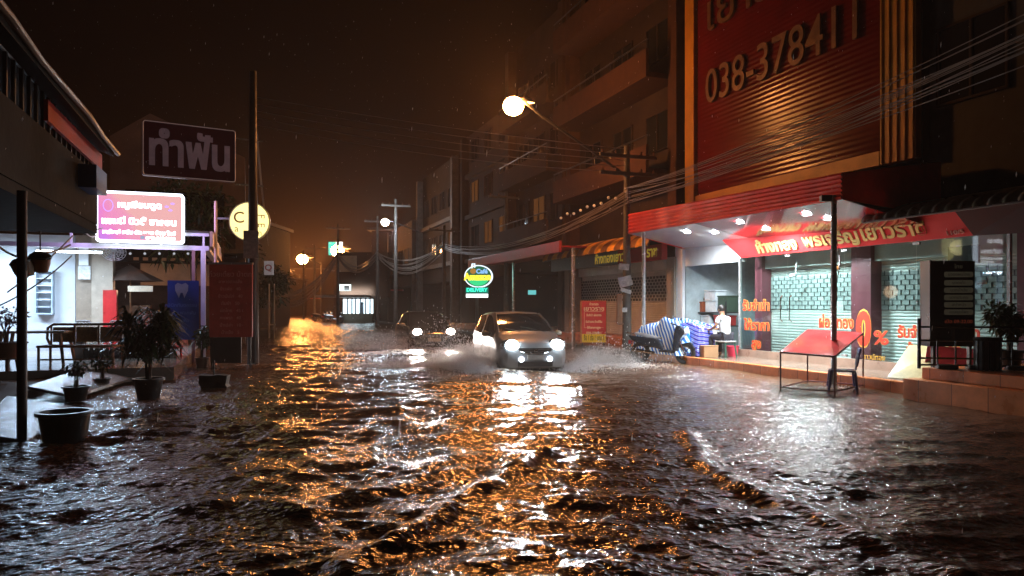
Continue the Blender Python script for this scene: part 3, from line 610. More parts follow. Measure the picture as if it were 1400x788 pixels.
# pink lightbox sign
pk = thing('lightbox_sign', 'bright pink and orange lit sign with white Thai lettering', 'sign', W(21, -2.6, 3.1))
_, va, za = RU(131, 331, 20.95); _, vb, zb2 = RU(252, 266, 20.95); 
def rrect(x0, x1, z0, z1, r, n=5):
    o = []
    for (cx_, cz_, a0) in ((x1-r, z0+r, -90), (x1-r, z1-r, 0), (x0+r, z1-r, 90), (x0+r, z0+r, 180)):
        o += [(cx_+r*math.cos(R(a0+90*k/n)), cz_+r*math.sin(R(a0+90*k/n))) for k in range(n+1)]
    return o
b = MB(ca); b.prism(rrect(va, vb, za, zb2, .09), 20.9, 21.08); b.build('sign_box', emis('white sign edge', (.8,.85,1), 3.2), pk)
mp_ = bpy.data.materials.new('pink sign face'); mp_.use_nodes = True; n = mp_.node_tree; n.nodes.clear()
tcn = n.nodes.new('ShaderNodeTexCoord'); sp = n.nodes.new('ShaderNodeSeparateXYZ'); n.links.new(tcn.outputs['Generated'], sp.inputs[0])
nzz = n.nodes.new('ShaderNodeTexNoise'); nzz.inputs['Scale'].default_value = 2.2; n.links.new(tcn.outputs['Generated'], nzz.inputs[0])
m1 = n.nodes.new('ShaderNodeMath'); m1.operation = 'MULTIPLY_ADD'; n.links.new(nzz.outputs[0], m1.inputs[0]); m1.inputs[1].default_value = .7; n.links.new(sp.outputs['X'], m1.inputs[2])
m2 = n.nodes.new('ShaderNodeMath'); m2.operation = 'MULTIPLY_ADD'; n.links.new(sp.outputs['Z'], m2.inputs[0]); m2.inputs[1].default_value = .45; n.links.new(m1.outputs[0], m2.inputs[2])
cr = n.nodes.new('ShaderNodeValToRGB'); n.links.new(m2.outputs[0], cr.inputs[0]); E_ = cr.color_ramp.elements
E_[0].position = .38; E_[0].color = (.75,.28,.95,1); E_[1].position = 1.5; E_[1].position = 1; E_[1].color = (1,.52,.52,1)
e = E_.new(.62); e.color = (1,.3,.68,1); e = E_.new(.86); e.color = (1,.4,.58,1)
em = n.nodes.new('ShaderNodeEmission'); em.inputs[1].default_value = .72; n.links.new(cr.outputs[0], em.inputs[0]); oo = n.nodes.new('ShaderNodeOutputMaterial'); n.links.new(em.outputs[0], oo.inputs[0])
b = MB(ca); b.prism(rrect(va+.06, vb-.06, za+.07, zb2-.07, .05), 20.885, 20.898); b.build('sign_face', mp_, pk)
m_wl = emis('lit white lettering', (1,.92,1), 4)
def onpk(body, px, py, size, m=m_wl, bold=.01):
    _, v, z = RU(px, py, 20.9); text(body, size, FC(20.875, v, z), m, 'lettering', pk, bold=bold, ext=.002, width=None)
def onpkw(body, pxa, pxb, py, size, m=m_wl, bold=.01):
    _, v0, z = RU(pxa, py, 20.9); v1 = RU(pxb, py, 20.9)[1]; text(body, size, FC(20.875, (v0+v1)/2, z), m, 'lettering', pk, bold=bold, ext=.002, width=v1-v0)
onpkw('หมูเรียบดูด', 161, 221, 280, .2); onpkw('แซมมี่ บิวตี้ ซาลอน', 139, 241, 302, .22); onpkw('หมูใหญ่ หนีบ ดัด ซอย ย้อม ไดร์', 140, 240, 317, .11); onpkw('080-1616111', 200, 240, 326, .09)
b = MB(ca); _, v, z = RU(195, 325, 20.9); b.prism(rrect(v-.045, v+.045, z-.04, z+.04, .01), 20.87, 20.88); b.build('phone_mark', emis('grey mark', (.3,.35,.5), 1), pk)
for (px, py, c_) in ((228, 283, (.5,.3,1)), (236, 279, (.4,.5,1)), (233, 288, (.6,.3,1))):
    _, v, z = RU(px, py, 20.9); b = MB(ca); b.disc((v, 20.876, z), (0,-1,0), .055, 7, .03); b.build('butterfly_mark', emis('violet mark', (.6,.35,1), 1.1), pk)
_, v, z = RU(148, 281, 20.9); b = MB(ca); b.tube([(v+.11*math.cos(t), 20.88, z+.15*math.sin(t)) for t in np.linspace(0, 6.28, 18)], .012); b.build('head_mark', emis('violet mark', (.6,.35,1), 1.1), pk)
area('lightbox_glow', FC(20.7, (va+vb)/2, (za+zb2)/2) @ Matrix.Rotation(R(90), 4, 'X'), 1.9, 1.2, 300, (.65,.45,1), pk)
# ceiling fan under the canopy, string bulbs
fn = thing('wall_fan', 'white wall fan hanging under the pink sign', 'fan', W(21.3, -2.9, 2.9)); _, v, z = RU(155, 344, 21.5)
b = MB(ca @ T(v, 21.5, z, rx=R(-52)));  
for rr_ in (.30, .24, .17, .1): b.tube([(rr_*math.cos(t), rr_*math.sin(t), -.06*(1-rr_/.3)) for t in np.linspace(0, 6.2832, 22)], .006, n=5)
for k in range(16):
    a = k*math.pi/8; b.tube([(.03*math.cos(a), .03*math.sin(a), -.07), (.2*math.cos(a), .2*math.sin(a), -.05), (.3*math.cos(a), .3*math.sin(a), 0), (.22*math.cos(a), .22*math.sin(a), .07), (.05*math.cos(a), .05*math.sin(a), .09)], .004, n=4)
b.build('guard', m_white, fn); b = MB(ca @ T(v, 21.5, z, rx=R(-52)))
for k in range(3):
    a = k*2.094; b.add([(.03*math.cos(a), .03*math.sin(a), 0), (.24*math.cos(a-.35), .24*math.sin(a-.35), .02), (.25*math.cos(a+.35), .25*math.sin(a+.35), -.02)], [(0,1,2)])
b.build('blades', mat('grey blades', (.4,.42,.45), .3), fn); b = MB(ca); b.cyl((v, 21.55, z+.02), (v, 21.7, z+.2), .06); b.build('motor', m_white, fn); b = MB(ca); b.cyl((v, 21.7, z+.15), (v, 21.7, 3.05), .02); b.build('arm', m_white, fn)
for i, px in enumerate((137, 178, 198, 218, 238, 257)):
    _, v, z = RU(px, 347, 21.35); r_ = thing('hanging_bulb', None, 'light bulb', W(21.35, v, z), 'small bulbs hanging from the cafe beam'); r_['label'] = ['leftmost small bulb, hanging left of the wall fan', 'first small bulb right of the wall fan', 'second small bulb right of the wall fan', 'third small bulb right of the wall fan', 'fourth small bulb right of the wall fan', 'rightmost small bulb, beside the cafe post'][i]
    b = MB(ca); b.ball((v, 21.35, z), .032, 6); b.build('bulb', emis('dim bulb glass', (.7,.75,.8), .5), r_); b = MB(ca); b.cyl((v, 21.35, z+.03), (v, 21.35, zb+.0), .006, n=5); b.build('cord', m_cable, r_)
# posters
for i, (px0, px1, py0, py1, lab) in enumerate(((108, 121, 337, 363, 'upper white poster on the cafe column'), (107, 124, 364, 382, 'lower cream poster on the cafe column'))):
    _, v0, z0 = RU(px0, py1, 24.05); _, v1, z1 = RU(px1, py0, 24.05); b = MB(ca); b.box(v0, v1, 24.02, 24.05, z0, z1); o = b.build('poster', m_paper if i else m_white); tag(o, lab, 'poster')
# white window unit on the side wall
_, v0, z0 = RU(50, 430, 24.4); _, v1, z1 = RU(74, 372, 24.4); wu = thing('glass_cabinet', 'white shelf cabinet against the bright cafe wall', 'cabinet', W(24.3, v0, z0))
b = MB(ca); b.box(v0, v1, 24.2, 24.49, z0, z0+.04); b.box(v0, v1, 24.2, 24.49, z1, z1+.04); b.box(v0, v0+.03, 24.2, 24.49, z0+.041, z1-.001); b.box(v1-.03, v1, 24.2, 24.49, z0+.041, z1-.001); b.build('cabinet_frame', mat('blue grey frame', (.35,.42,.5), .4), wu)
for k in range(5):
    b = MB(ca); zz = z0+(z1-z0)*(k+1)/6; b.box(v0+.031, v1-.031, 24.22, 24.48, zz, zz+.015); b.build('shelf', m_whitem, wu)
# parasol inside the cafe
ps = thing('parasol', 'dark brown parasol with a small cream sign inside the cafe', 'parasol', W(25, -3.1, .3)); _, v, z = RU(178, 372, 24.9)
b = MB(ca); N = 8; top = z+.22; vs = [(v, 24.9, top)]+[(v+.95*math.cos(2*math.pi*k/N), 24.9+.95*math.sin(2*math.pi*k/N), z-.28) for k in range(N)]; b.add(vs, [(0, 1+k, 1+(k+1) % N) for k in range(N)]); b.build('parasol_canopy', mat('brown parasol cloth', (.10,.06,.045), .7), ps)
b = MB(ca); b.cyl((v, 24.9, .29), (v, 24.9, top), .025); b.build('pole', m_wood, ps)
_, v, z = RU(192, 395, 23.9); b = MB(ca); b.box(v-.33, v+.33, 23.87, 23.91, z-.085, z+.085); ob = b.build('name_board', mat('cream board', (.6,.48,.35), .5, emit=(1,.6,.4), es=.04)); tag(ob, 'small cream name board hanging in front of the parasol', 'sign'); 
# blue banner with tooth
bn = thing('banner', 'blue hanging banner with a white tooth, beside the cafe post', 'banner', W(20.9, -1.5, .9)); _, v0, z0 = RU(229, 465, 20.9); _, v1, z1 = RU(272, 384, 20.9)
b = MB(ca); b.sheet(lambda a, c_: (v0+(v1-v0)*a, 20.9+.02*math.sin(a*7+c_*3), z0+(z1-z0)*c_), 16, 16); b.build('cloth', m_blue, bn, smooth=True)
tc_, tz_ = v0+.45*(v1-v0), z0+.83*(z1-z0); b = MB(ca)
b.add([(tc_+x*.16, 20.865, tz_+z*.2) for x, z in ((-1,.7),(-.6,1),(0,.82),(.6,1),(1,.7),(.95,0),(.6,-.6),(.4,-1),(.15,-.3),(-.15,-.3),(-.4,-1),(-.6,-.6),(-.95,0))], [tuple(range(13))]); b.build('tooth_mark', mat('pale blue print', (.35,.42,.6), .5), bn)
for k in range(4): text(['คลินิกทันตกรรม', 'จัดฟัน ฟอกฟัน', 'ถอนฟัน', 'ทำฟัน'][k], .12, FC(20.865, (v0+v1)/2-.05, z0+(z1-z0)*(.58-.13*k)), mat('blue print', (.1,.2,.6), .5), 'lettering', bn, bold=.002, ext=.001)
# bench, table, planter
bm = G(119, 497, .28); M_ = T(bm.x, bm.y, .28, rz=R(6)); be = thing('bench', 'rattan bench with a curved top rail on the cafe floor', 'bench', bm)
b = MB(M_); hw = .78
b.tube([(-hw-.02, .1, .38), (-hw-.07, .05, .55), (-hw-.03, .0, .78), (-hw+.1, -.02, .86), (hw-.1, -.02, .86), (hw+.03, 0, .8), (hw+.05, .1, .5)], .03); b.build('top_rail', m_rattan, be, smooth=True)
for x in (-hw+.05, -.25, .25, hw-.05):
    b = MB(M_); b.cyl((x, -.02, .4), (x, -.02, .84), .022); b.build('back_post', m_rattan, be)
for x0 in (-hw+.08, -.22, .28):
    b = MB(M_); b.box(x0, x0+.44, -.015, -.005, .47, .8); b.build('back_panel', mat('woven cane', (.45,.3,.15), .6, var=.4, vs=20, bump=.6, bs=90), be)
b = MB(M_); b.box(-hw, hw, -.55, .02, .37, .42); b.build('seat', m_rattan, be, bevel=.01)
for x in (-hw+.03, hw-.03):
    for y in (-.5, -.02): b = MB(M_); b.cyl((x, y, 0), (x, y, .37), .028); b.build('leg', m_rattan, be)
b = MB(M_); b.cyl((-hw, -.5, .12), (hw, -.5, .12), .018); b.build('stretcher', m_rattan, be)
tm = G(42, 500, .28); M_ = T(tm.x, tm.y+.3, .28, rz=R(12)); ta = thing('table', 'low wooden table with splayed legs left of the bench', 'table', tm)
b = MB(M_); b.box(-.75, .6, -.35, .35, .68, .73); b.build('table_top', mat('pale wet wood', (.5,.38,.3), .25, var=.3), ta, bevel=.008)
for sx_ in (-.62, .48):
    for sy in (-.25, .25): b = MB(M_); b.cyl((sx_*1.2, sy*1.3, 0), (sx_, sy, .68), .03, .04); b.build('leg', m_wood, ta)
for i, (px, py, lab) in enumerate(((122, 486, 'white plastic chair back seen behind the bench, left one'), (168, 486, 'white plastic chair back seen behind the bench, right one'))):
    q = G(px, py, .28); M_ = T(q.x, q.y, .28); ch = thing('plastic_chair', lab, 'chair', q, 'white plastic chairs behind the bench')
    b = MB(M_); b.box(-.22, .22, -.22, .22, .42, .45); b.build('seat', m_white, ch, bevel=.01)
    b = MB(M_); b.tube([(-.22, -.2, .44), (-.23, -.24, .75), (-.15, -.26, .88), (.15, -.26, .88), (.23, -.24, .75), (.22, -.2, .44)], .02); 
    for k in (-.12, -.04, .04, .12): b.box(k-.015, k+.015, -.25, -.235, .45, .87)
    b.build('backrest', m_white, ch)
    for a in (-.2, .2):
        for c_ in (-.2, .2): b = MB(M_); b.cyl((a, c_, 0), (a*.95, c_*.95, .42), .022, .018, n=6); b.build('leg', m_white, ch)
def leafball(b, c_, rad, n_, L, wd, seed, droop=.35, upb=.15, flat=1.0):
    rs = random.Random(seed)
    for _ in range(n_):
        d = Vector((rs.gauss(0,1), rs.gauss(0,1), rs.gauss(0,1)*flat+upb)).normalized(); r_ = rs.random()**.45
        p = Vector(c_) + Vector((d.x*rad[0], d.y*rad[1], d.z*rad[2]))*r_
        dd = (d + Vector((rs.gauss(0,.5), rs.gauss(0,.5), rs.gauss(0,.5)))).normalized()
        b.leaf(p, dd, L*rs.uniform(.6,1.3), wd*rs.uniform(.7,1.2), droop=droop)
def potted(name, label, base, pr, ph, pm, kind, h, rad, n_, L, wd, seed, m=m_leaf, stems=5, group=None):
    r = thing(name, label, 'potted plant', base, group); x, y, z = base; rs = random.Random(seed)
    b = MB(T(Vector(base))); b.lathe([(.001,.0),(pr*.72,0),(pr*.95,ph*.9),(pr*1.08,ph*.9),(pr*1.08,ph),(pr*.92,ph),(pr*.9,ph*.86),(.001,ph*.85)], 20); b.build('pot', pm, r, smooth=True)
    b = MB(); tips = []
    for k in range(stems):
        a = rs.uniform(0, 6.28); rr_ = rs.uniform(.1, .75); t_ = Vector((x+rad[0]*rr_*math.cos(a), y+rad[1]*rr_*math.sin(a), z+ph+h*rs.uniform(.55, 1)))
        mid = Vector((x+.1*rad[0]*math.cos(a), y+.1*rad[1]*math.sin(a), z+ph+h*.4)); b.tube([(x+.02*math.cos(a), y+.02*math.sin(a), z+ph*.8), mid, t_], [.014+.008*pr/.2, .012, .005], n=6); tips.append(t_)
    b.build('stem', m_bark, r)
    b = MB()
    if kind == 'strap':
        for t_ in tips:
            for k in range(int(n_/stems)):
                a = rs.uniform(0, 6.28); el = rs.uniform(-.2, 1.2); d = Vector((math.cos(a)*math.cos(el), math.sin(a)*math.cos(el), math.sin(el))); Lk = L*rs.uniform(.6,1.2)
                sd = d.cross(Vector((0,0,1))).normalized()*wd/2; p0 = t_ - Vector((0,0,rs.uniform(0,.3)*h)); p1 = p0+d*Lk*.5+Vector((0,0,.04)); p2 = p0+d*Lk-Vector((0,0,Lk*.45))
                b.add([p0-sd*.4, p0+sd*.4, p1+sd, p2, p1-sd], [(0,1,2,4),(4,2,3)], I4)
    else:
        for t_ in tips: leafball(b, t_, rad_small(rad, .5), int(n_/stems), L, wd, seed+1+tips.index(t_))
    b.build('foliage', m, r); return r
def rad_small(r_, k): return (r_[0]*k, r_[1]*k, r_[2]*k)
q = G(203, 542); potted('potted_plant', 'big bushy dark plant in a black pot standing in the water', (q.x, q.y, -.05), .24, .36, m_pot, 'strap', 1.1, (.55,.5,.5), 520, .48, .055, 5, m_leafd, stems=13)
q = G(104, 548); potted('potted_plant', 'small black pot with a short twisted plant by the metal ramp', (q.x, q.y, 0), .2, .24, m_pot, 'leaf', .38, (.24,.22,.12), 120, .10, .05, 8, m_leafd, stems=4)
q = G(140, 532); potted('potted_plant', 'low leafy plant between the planter and the small pot', (q.x, q.y, 0), .14, .2, m_pot, 'leaf', .35, (.22,.2,.15), 160, .10, .05, 12, m_leafd, stems=4)
q = G(276, 500, .05); potted('potted_plant', 'green plant at the foot of the cafe post', (q.x, q.y, .0), .16, .25, m_terra, 'leaf', .7, (.3,.25,.3), 260, .14, .07, 13, m_leaf, stems=6)
q = G(8, 520, .12); potted('potted_plant', 'pink flowered plant in a brown bowl at the left edge', (q.x, q.y, .55), .34, .3, m_terra, 'leaf', .55, (.4,.3,.35), 260, .09, .045, 14, mat('pinkish leaf', (.16,.06,.09), .45, var=.5, vs=6), stems=6)
b = MB(T(q.x, q.y, .12)); 
for a in (0, 2.1, 4.2): b.cyl((.3*math.cos(a), .3*math.sin(a), -.2), (.2*math.cos(a), .2*math.sin(a), .44), .03)
b.lathe([(.001,.40),(.3,.40),(.3,.43),(.001,.43)], 16); tag(b.build('plant_stand', m_terra), 'brown three legged stand under the pink flowered plant', 'plant stand')
# dark planter box
q = G(108, 500, .1); q2 = G(232, 505, .0); pl = thing('planter_box', 'long dark slatted planter box in front of the bench', 'planter', q)
dx = (q2-q); dx.z = 0; Ln = dx.length; M_ = T(q.x, q.y, -.1, rz=math.atan2(dx.y, dx.x))
b = MB(M_)
for k in range(int(Ln/.12)): b.box(k*.12, k*.12+.09, 0, .03, 0, .62)
b.box(0, Ln, .03, .42, 0, .56); b.build('box', mat('black stained timber', (.03,.028,.028), .5, var=.4), pl)
b = MB(M_); b.box(-.12, .1, -.03, .15, -.1, .78); b.build('corner_post', mat('grey post', (.13,.12,.12), .5), pl)
b = MB(M_); leafball(b, (0,0,0), (0,0,0), 0, 1, 1, 1); rs = random.Random(77)
for k in range(700):
    p_ = M_ @ Vector((rs.uniform(.1, Ln), rs.uniform(.02, .4), .55+rs.uniform(-.15, .3)*rs.random()*2)); b.leaf(p_, (rs.gauss(0,1), rs.gauss(0,1)-.4, rs.uniform(-.2,1)), rs.uniform(.08,.2), .045)
b.build('foliage', m_leafd, pl)
# red plastic seat behind the plants
q = G(235, 497, .1); rc = thing('red_stool', 'red plastic stool glowing behind the bushy plant', 'stool', q); M_ = T(q.x, q.y, .1); mrp = mat('red plastic', (.6,.02,.02), .3)
b = MB(M_); b.box(-.35, .2, -.15, .2, .38, .43); b.build('seat', mrp, rc, bevel=.01)
for a in (-.3, .15):
    for c_ in (-.12, .16): b = MB(M_); b.cyl((a*1.1, c_*1.1, -.1), (a, c_, .38), .03, .025); b.build('leg', mrp, rc)
# metal ramps, tub, block
m_ramp = mat('wet chequer plate', (.38,.4,.42), .18, metal=.6, var=.25, bump=.4, bs=60)
def ramp(corners, label):
    vs = [G(px, py, z) for px, py, z in corners]; b = MB(); n_ = len(vs); b.add(vs+[v-Vector((0,0,.05)) for v in vs], [(0,1,2,3),(7,6,5,4)]+[(i, 4+i, 4+(i+1) % 4, (i+1) % 4) for i in range(4)]); tag(b.build('metal_ramp', m_ramp), label, 'ramp')
ramp(((38,528,.26),(100,541,.08),(222,504,.10),(132,497,.29)), 'upper tilted metal ramp leading from the cafe floor into the water')
ramp(((-40,592,.14),(38,602,.03),(104,556,.05),(10,541,.22)), 'lower tilted metal ramp behind the black tub')
q = G(72, 606); tb = thing('round_tub', 'wide black plastic tub with a thick rim standing in the water', 'tub', (q.x, q.y+.22, -.08)); M_ = T(q.x, q.y+.22, -.08)
b = MB(M_); b.lathe([(.001,0),(.21,0),(.265,.36),(.30,.37),(.30,.41),(.25,.41),(.245,.36),(.2,.30)], 28); b.build('tub_wall', m_pot, tb, smooth=True)
b = MB(M_); b.lathe([(.001,.335),(.235,.335)], 28); b.build('tub_water', mat('still water', (.03,.03,.03), .05, var=0), tb)
q = G(291, 531); b = MB(T(q.x, q.y+.1, -.1, rz=R(8))); b.prism([(-.24,0),(.22,0),(.25,.12),(.22,.16),(.25,.33),(.1,.35),(-.05,.335),(-.25,.345),(-.26,.2),(-.23,.15)], -.14, .14)
b.cyl((-.02, 0, .34), (-.02, .02, .62), .015); tag(b.build('kerb_block', mat('dark concrete block', (.03,.028,.026), .6, bump=.6)), 'rough dark concrete block standing in the water by the brown board', 'block')
# hanging pots at the near post
for i, (px, py, lab) in enumerate(((31, 366, 'lower left hanging cream pot with a dark lid by the rusty post'), (55, 358, 'upper right hanging orange pot by the rusty post'))):
    q = P(px, py, 8.4+.15*i); r_ = thing('hanging_pot', lab, 'hanging pot', q, 'pots hanging by the rusty post'); M_ = T(q, rx=R(12), ry=R(-14 if i == 0 else 10))
    b = MB(M_); b.lathe([(.001,-.115),(.085,-.115),(.105,-.02),(.11,.05),(.001,.055)], 18); b.build('pot', mat('cream pot', (.6,.42,.3), .5, var=.3) if i == 0 else mat('orange brown pot', (.5,.22,.12), .5, var=.3), r_, smooth=True)
    b = MB(M_); b.lathe([(.112,.045),(.118,.07),(.07,.11),(.001,.12)], 18); b.build('lid', m_black, r_); b = MB(); b.cyl(q+Vector((0,0,.1)), q+Vector((0,0,.36)), .008); b.build('hanger', m_cable, r_)

# ------------------------------------------------------------------ left utility pole with its signs
def tri_cat(p, q, sag, n_=14): p = Vector(p); q = Vector(q); return [p.lerp(q, i/n_)-Vector((0,0,sag*4*(i/n_)*(1-i/n_))) for i in range(n_+1)]
def upole(label, base, h, m=None, arms=(1.0,), rz=TH, transformer=False):
    r = thing('utility_pole', label, 'utility pole', base, 'concrete utility poles along the street'); x, y, z = base
    b = MB(T(x, y, z)); b.cyl((0,0,-.3), (0,0,h), .15, .09, n=12); b.build('shaft', m or m_concd, r, smooth=True)
    for k, L in enumerate(arms):
        M_ = T(x, y, z+h-.35-.55*k, rz=rz); b = MB(M_); b.box(-L, L, -.15, -.07, -.05, .05); b.build('crossarm', m or m_concd, r)
        for t in (-.9, -.45, .45, .9): b = MB(M_); b.lathe([(.02,.05),(.045,.07),(.03,.1),(.045,.12),(.02,.17),(.001,.18)], 10, M_ @ T(t*L, -.11, 0)); b.build('insulator', mat('brown insulator', (.12,.06,.04), .25), r)
    return r
lp = G(346, 500); upole('nearest left utility pole, tall and dark, beside the brown board', (lp.x, lp.y, 0), 7.6, mat('dark wet concrete', (.035,.03,.028), .4, var=.4), arms=())
rp = G(857, 485); rpo = upole('right utility pole covered in paper notices, carrying the street lamp', (rp.x, rp.y, 0), 6.6, arms=(1.0, 1.0))
for i, (px, py, w_, h_, a, lab) in enumerate(((853, 365, .32, .2, 5, 'topmost white paper on the right utility pole'), (855, 385, .42, .32, -14, 'largest white paper on the right utility pole'), (856, 398, .34, .12, 16, 'narrow tilted paper on the right utility pole'), (854, 424, .16, .14, 0, 'small square paper low on the right utility pole'))):
    q = P(px, py, rp.y-.17); b = MB(T(q, ry=R(a))); b.box(-w_/2, w_/2, -.004, .004, -h_/2, h_/2); tag(b.build('paper_notice', m_paper), lab, 'paper', 'papers on the right utility pole')
q = P(848, 415, rp.y-.1); b = MB(T(q)); b.box(-.12, .05, -.1, .02, -.65, .3); tag(b.build('cable_box', mat('brown metal box', (.25,.12,.06), .5, var=.5), bevel=.02), 'brown rusty cable box strapped to the right utility pole', 'box')
q = P(343, 333, lp.y-.17); b = MB(T(q)); b.box(-.19, .19, -.005, .005, -.38, .33); tag(b.build('poster', m_paper), 'tall wet paper poster wrapped on the left utility pole', 'poster')
# dental sign hanging from the left pole
c0, c1 = P(194, 240, 17.9), P(322, 250, 19.05); up = P(194, 164, 17.9).z; dn = c0.z; ang = math.atan2(c1.y-c0.y, c1.x-c0.x); Wd = Vector((c1.x-c0.x, c1.y-c0.y)).length; hh = up-dn
sg = thing('hanging_sign', 'dark maroon hanging sign reading a large white Thai word', 'sign', (c0.x, c0.y, dn)); M_ = T(c0.x, c0.y, dn, rz=ang)
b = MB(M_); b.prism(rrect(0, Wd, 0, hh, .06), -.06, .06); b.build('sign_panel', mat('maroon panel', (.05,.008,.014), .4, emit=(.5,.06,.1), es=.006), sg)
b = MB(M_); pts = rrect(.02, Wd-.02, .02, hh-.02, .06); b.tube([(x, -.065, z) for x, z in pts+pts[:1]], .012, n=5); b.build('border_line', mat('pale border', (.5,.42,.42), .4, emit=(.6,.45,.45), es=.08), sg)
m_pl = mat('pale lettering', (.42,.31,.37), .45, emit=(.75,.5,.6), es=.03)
text('ทำฟัน', 1.12, M_ @ T(Wd/2, -.07, hh*.46), m_pl, 'lettering', sg, bold=.028, ext=.008, width=Wd*.86)
b = MB(M_)
for zz in (hh*.86, -.02): b.box(Wd, Wd+.7, -.02, .02, zz-.02, zz+.02)
b.build('bracket', m_steel, sg)
# round lit cafe sign
q = P(341, 303, 19.6); rs_ = thing('round_sign', 'round glowing pale yellow cafe sign behind the left pole', 'sign', q); M_ = T(q, rz=R(8))
b = MB(M_); b.cyl((0,.0,0), (0,.14,0), .53, n=40); b.build('sign_rim', mat('pale rim', (.5,.45,.3), .4), rs_); b = MB(M_); b.disc((0,-.004,0), (0,-1,0), .5, 40); b.build('sign_face', emis('yellow sign face', (1,.82,.30), 1.5), rs_)
mdk = mat('brown lettering', (.25,.13,.05), .5); text('C', .42, M_ @ T(-.27, -.012, .09), mdk, 'lettering', rs_, bold=.004); text('a', .26, M_ @ T(-.33, -.012, -.2), mdk, 'lettering', rs_)
for k, ch_ in enumerate('FE'): text(ch_, .25, M_ @ T(.3, -.012, .14-.24*k) @ Matrix.Rotation(R(90), 4, 'Y'), mdk, 'lettering', rs_)
text('ก', .2, M_ @ T(.27, -.012, -.32), mdk, 'lettering', rs_)
b = MB(M_); b.box(-.85, -.5, .05, .09, .05, .1); b.build('bracket', m_steel, rs_)
point('round_sign_light', P(341, 303, 19.2), 10, (1,.85,.4), .3)
q = G(295, 497); b = MB(); b.cyl((q.x, q.y, -.1), (q.x, q.y, EYE+143*q.y/1000), .04, n=10); tag(b.build('sign_post', mat('peach post', (.6,.4,.32), .5)), 'slim peach post holding the round cafe sign', 'post')
# brown board
q = G(316, 503); bd = thing('notice_board', 'tall brown red board with faded Thai menu lines beside the left pole', 'sign board', (q.x, q.y, 0)); M_ = T(q.x, q.y-.05, 0, rz=R(4)); k_ = q.y/1000; zt, zm = EYE+56*k_, EYE-43*k_
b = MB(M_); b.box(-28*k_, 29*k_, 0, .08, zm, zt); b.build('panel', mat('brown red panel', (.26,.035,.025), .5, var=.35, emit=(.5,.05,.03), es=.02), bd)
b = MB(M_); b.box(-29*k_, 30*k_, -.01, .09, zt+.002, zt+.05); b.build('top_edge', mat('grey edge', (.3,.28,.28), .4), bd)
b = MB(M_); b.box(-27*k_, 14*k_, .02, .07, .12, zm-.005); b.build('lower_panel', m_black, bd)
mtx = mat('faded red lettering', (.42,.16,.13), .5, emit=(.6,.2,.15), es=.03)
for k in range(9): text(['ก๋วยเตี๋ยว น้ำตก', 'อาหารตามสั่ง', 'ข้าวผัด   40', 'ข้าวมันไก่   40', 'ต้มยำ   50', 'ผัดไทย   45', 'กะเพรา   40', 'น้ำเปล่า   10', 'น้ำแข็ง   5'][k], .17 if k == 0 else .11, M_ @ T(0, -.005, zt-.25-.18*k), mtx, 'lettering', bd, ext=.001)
for x in (-25*k_, 26*k_): b = MB(M_); b.cyl((x, .04, -.2), (x, .04, zm), .022); b.build('leg', m_black, bd)

# ------------------------------------------------------------------ street lamps
def street_lamp(label, base, head, power, col=SOD, es=60, hs=1.0, ray=None):
    """bracket arm with a bowl luminaire; base is where the arm leaves the pole"""
    r = thing('street_lamp', label, 'street lamp', head, 'street lamps over the road'); base = Vector(base); head = Vector(head); d = (head-base); d.z = 0; d.normalize()
    b = MB(); b.tube([base, base.lerp(head, .35)+Vector((0,0,.1)), base.lerp(head, .75)+Vector((0,0,.16)), head-d*.25*hs+Vector((0,0,.06))], .03*hs+.005, n=8); b.build('arm', m_black, r, smooth=True)
    rz = math.atan2(d.y, d.x); M_ = T(head, rz=rz)
    b = MB(M_); b.sheet(lambda a, c_: (hs*(-.5+.5*a), hs*.12*math.cos(math.pi*c_)*math.sin(math.pi*min(.97,max(.03,a)))**.5, hs*(.02+.12*math.sin(math.pi*c_)*math.sin(math.pi*min(.97,max(.03,a)))**.5)), 14, 10); b.build('lamp_housing', mat('grey lamp housing', (.3,.3,.3), .4), r, smooth=True)
    b = MB(M_); b.ball((0.02*hs, 0, -.06*hs), .235*hs, 12, sc=(1.05, 1, .95)); b.build('bowl', emis('lamp bowl %g %g' % (es, col[2]), (1, .36, .09) if col == SOD else (.75,.88,1), es), r, smooth=True)
    spot('lamp_light', head-Vector((0,0,.2*hs)), head-Vector((0,0,3)), power, col, 156, .12*hs, .5, r)
    return r
lampP = P(703, 142, 23.0)
street_lamp('nearest street lamp, large and glaring orange, arm from the right utility pole', (rp.x, rp.y-.1, 5.6), lampP, 2600, es=330, hs=1.3)
for (px, py, D, pw, lab, es) in ((462, 341, 69, 4500, 'orange street lamp beside the green lit sign far down the street', 60), (414, 353, 100, 4000, 'middle orange street lamp far down the street', 40), (391, 371, 136, 4000, 'farthest orange street lamp, leftmost and lowest', 40)):
    h_ = P(px, py, D); bs_ = h_+Vector((2.4, .5, -.9)); street_lamp(lab, bs_, h_, pw*1.5, es=es*(5 if D < 80 else 6), hs=2.4 if D < 80 else 3.0)
    b = MB(); b.cyl((bs_.x, bs_.y, -.2), (bs_.x, bs_.y, bs_.z+.4), .16, .1); tag(b.build('utility_pole', m_concd), 'utility pole carrying the '+lab.split(',')[0], 'utility pole')
h_ = P(527, 303, 48); street_lamp('bluish white street lamp left of the coffee sign', h_+Vector((2.2, .3, -.7)), h_, 90, (.7,.85,1), es=330, hs=1.0)
h_ = P(673, 327, 60); street_lamp('small round orange street lamp above the coffee sign', h_+Vector((2.0, .3, -.5)), h_, 200, es=60, hs=1.1)
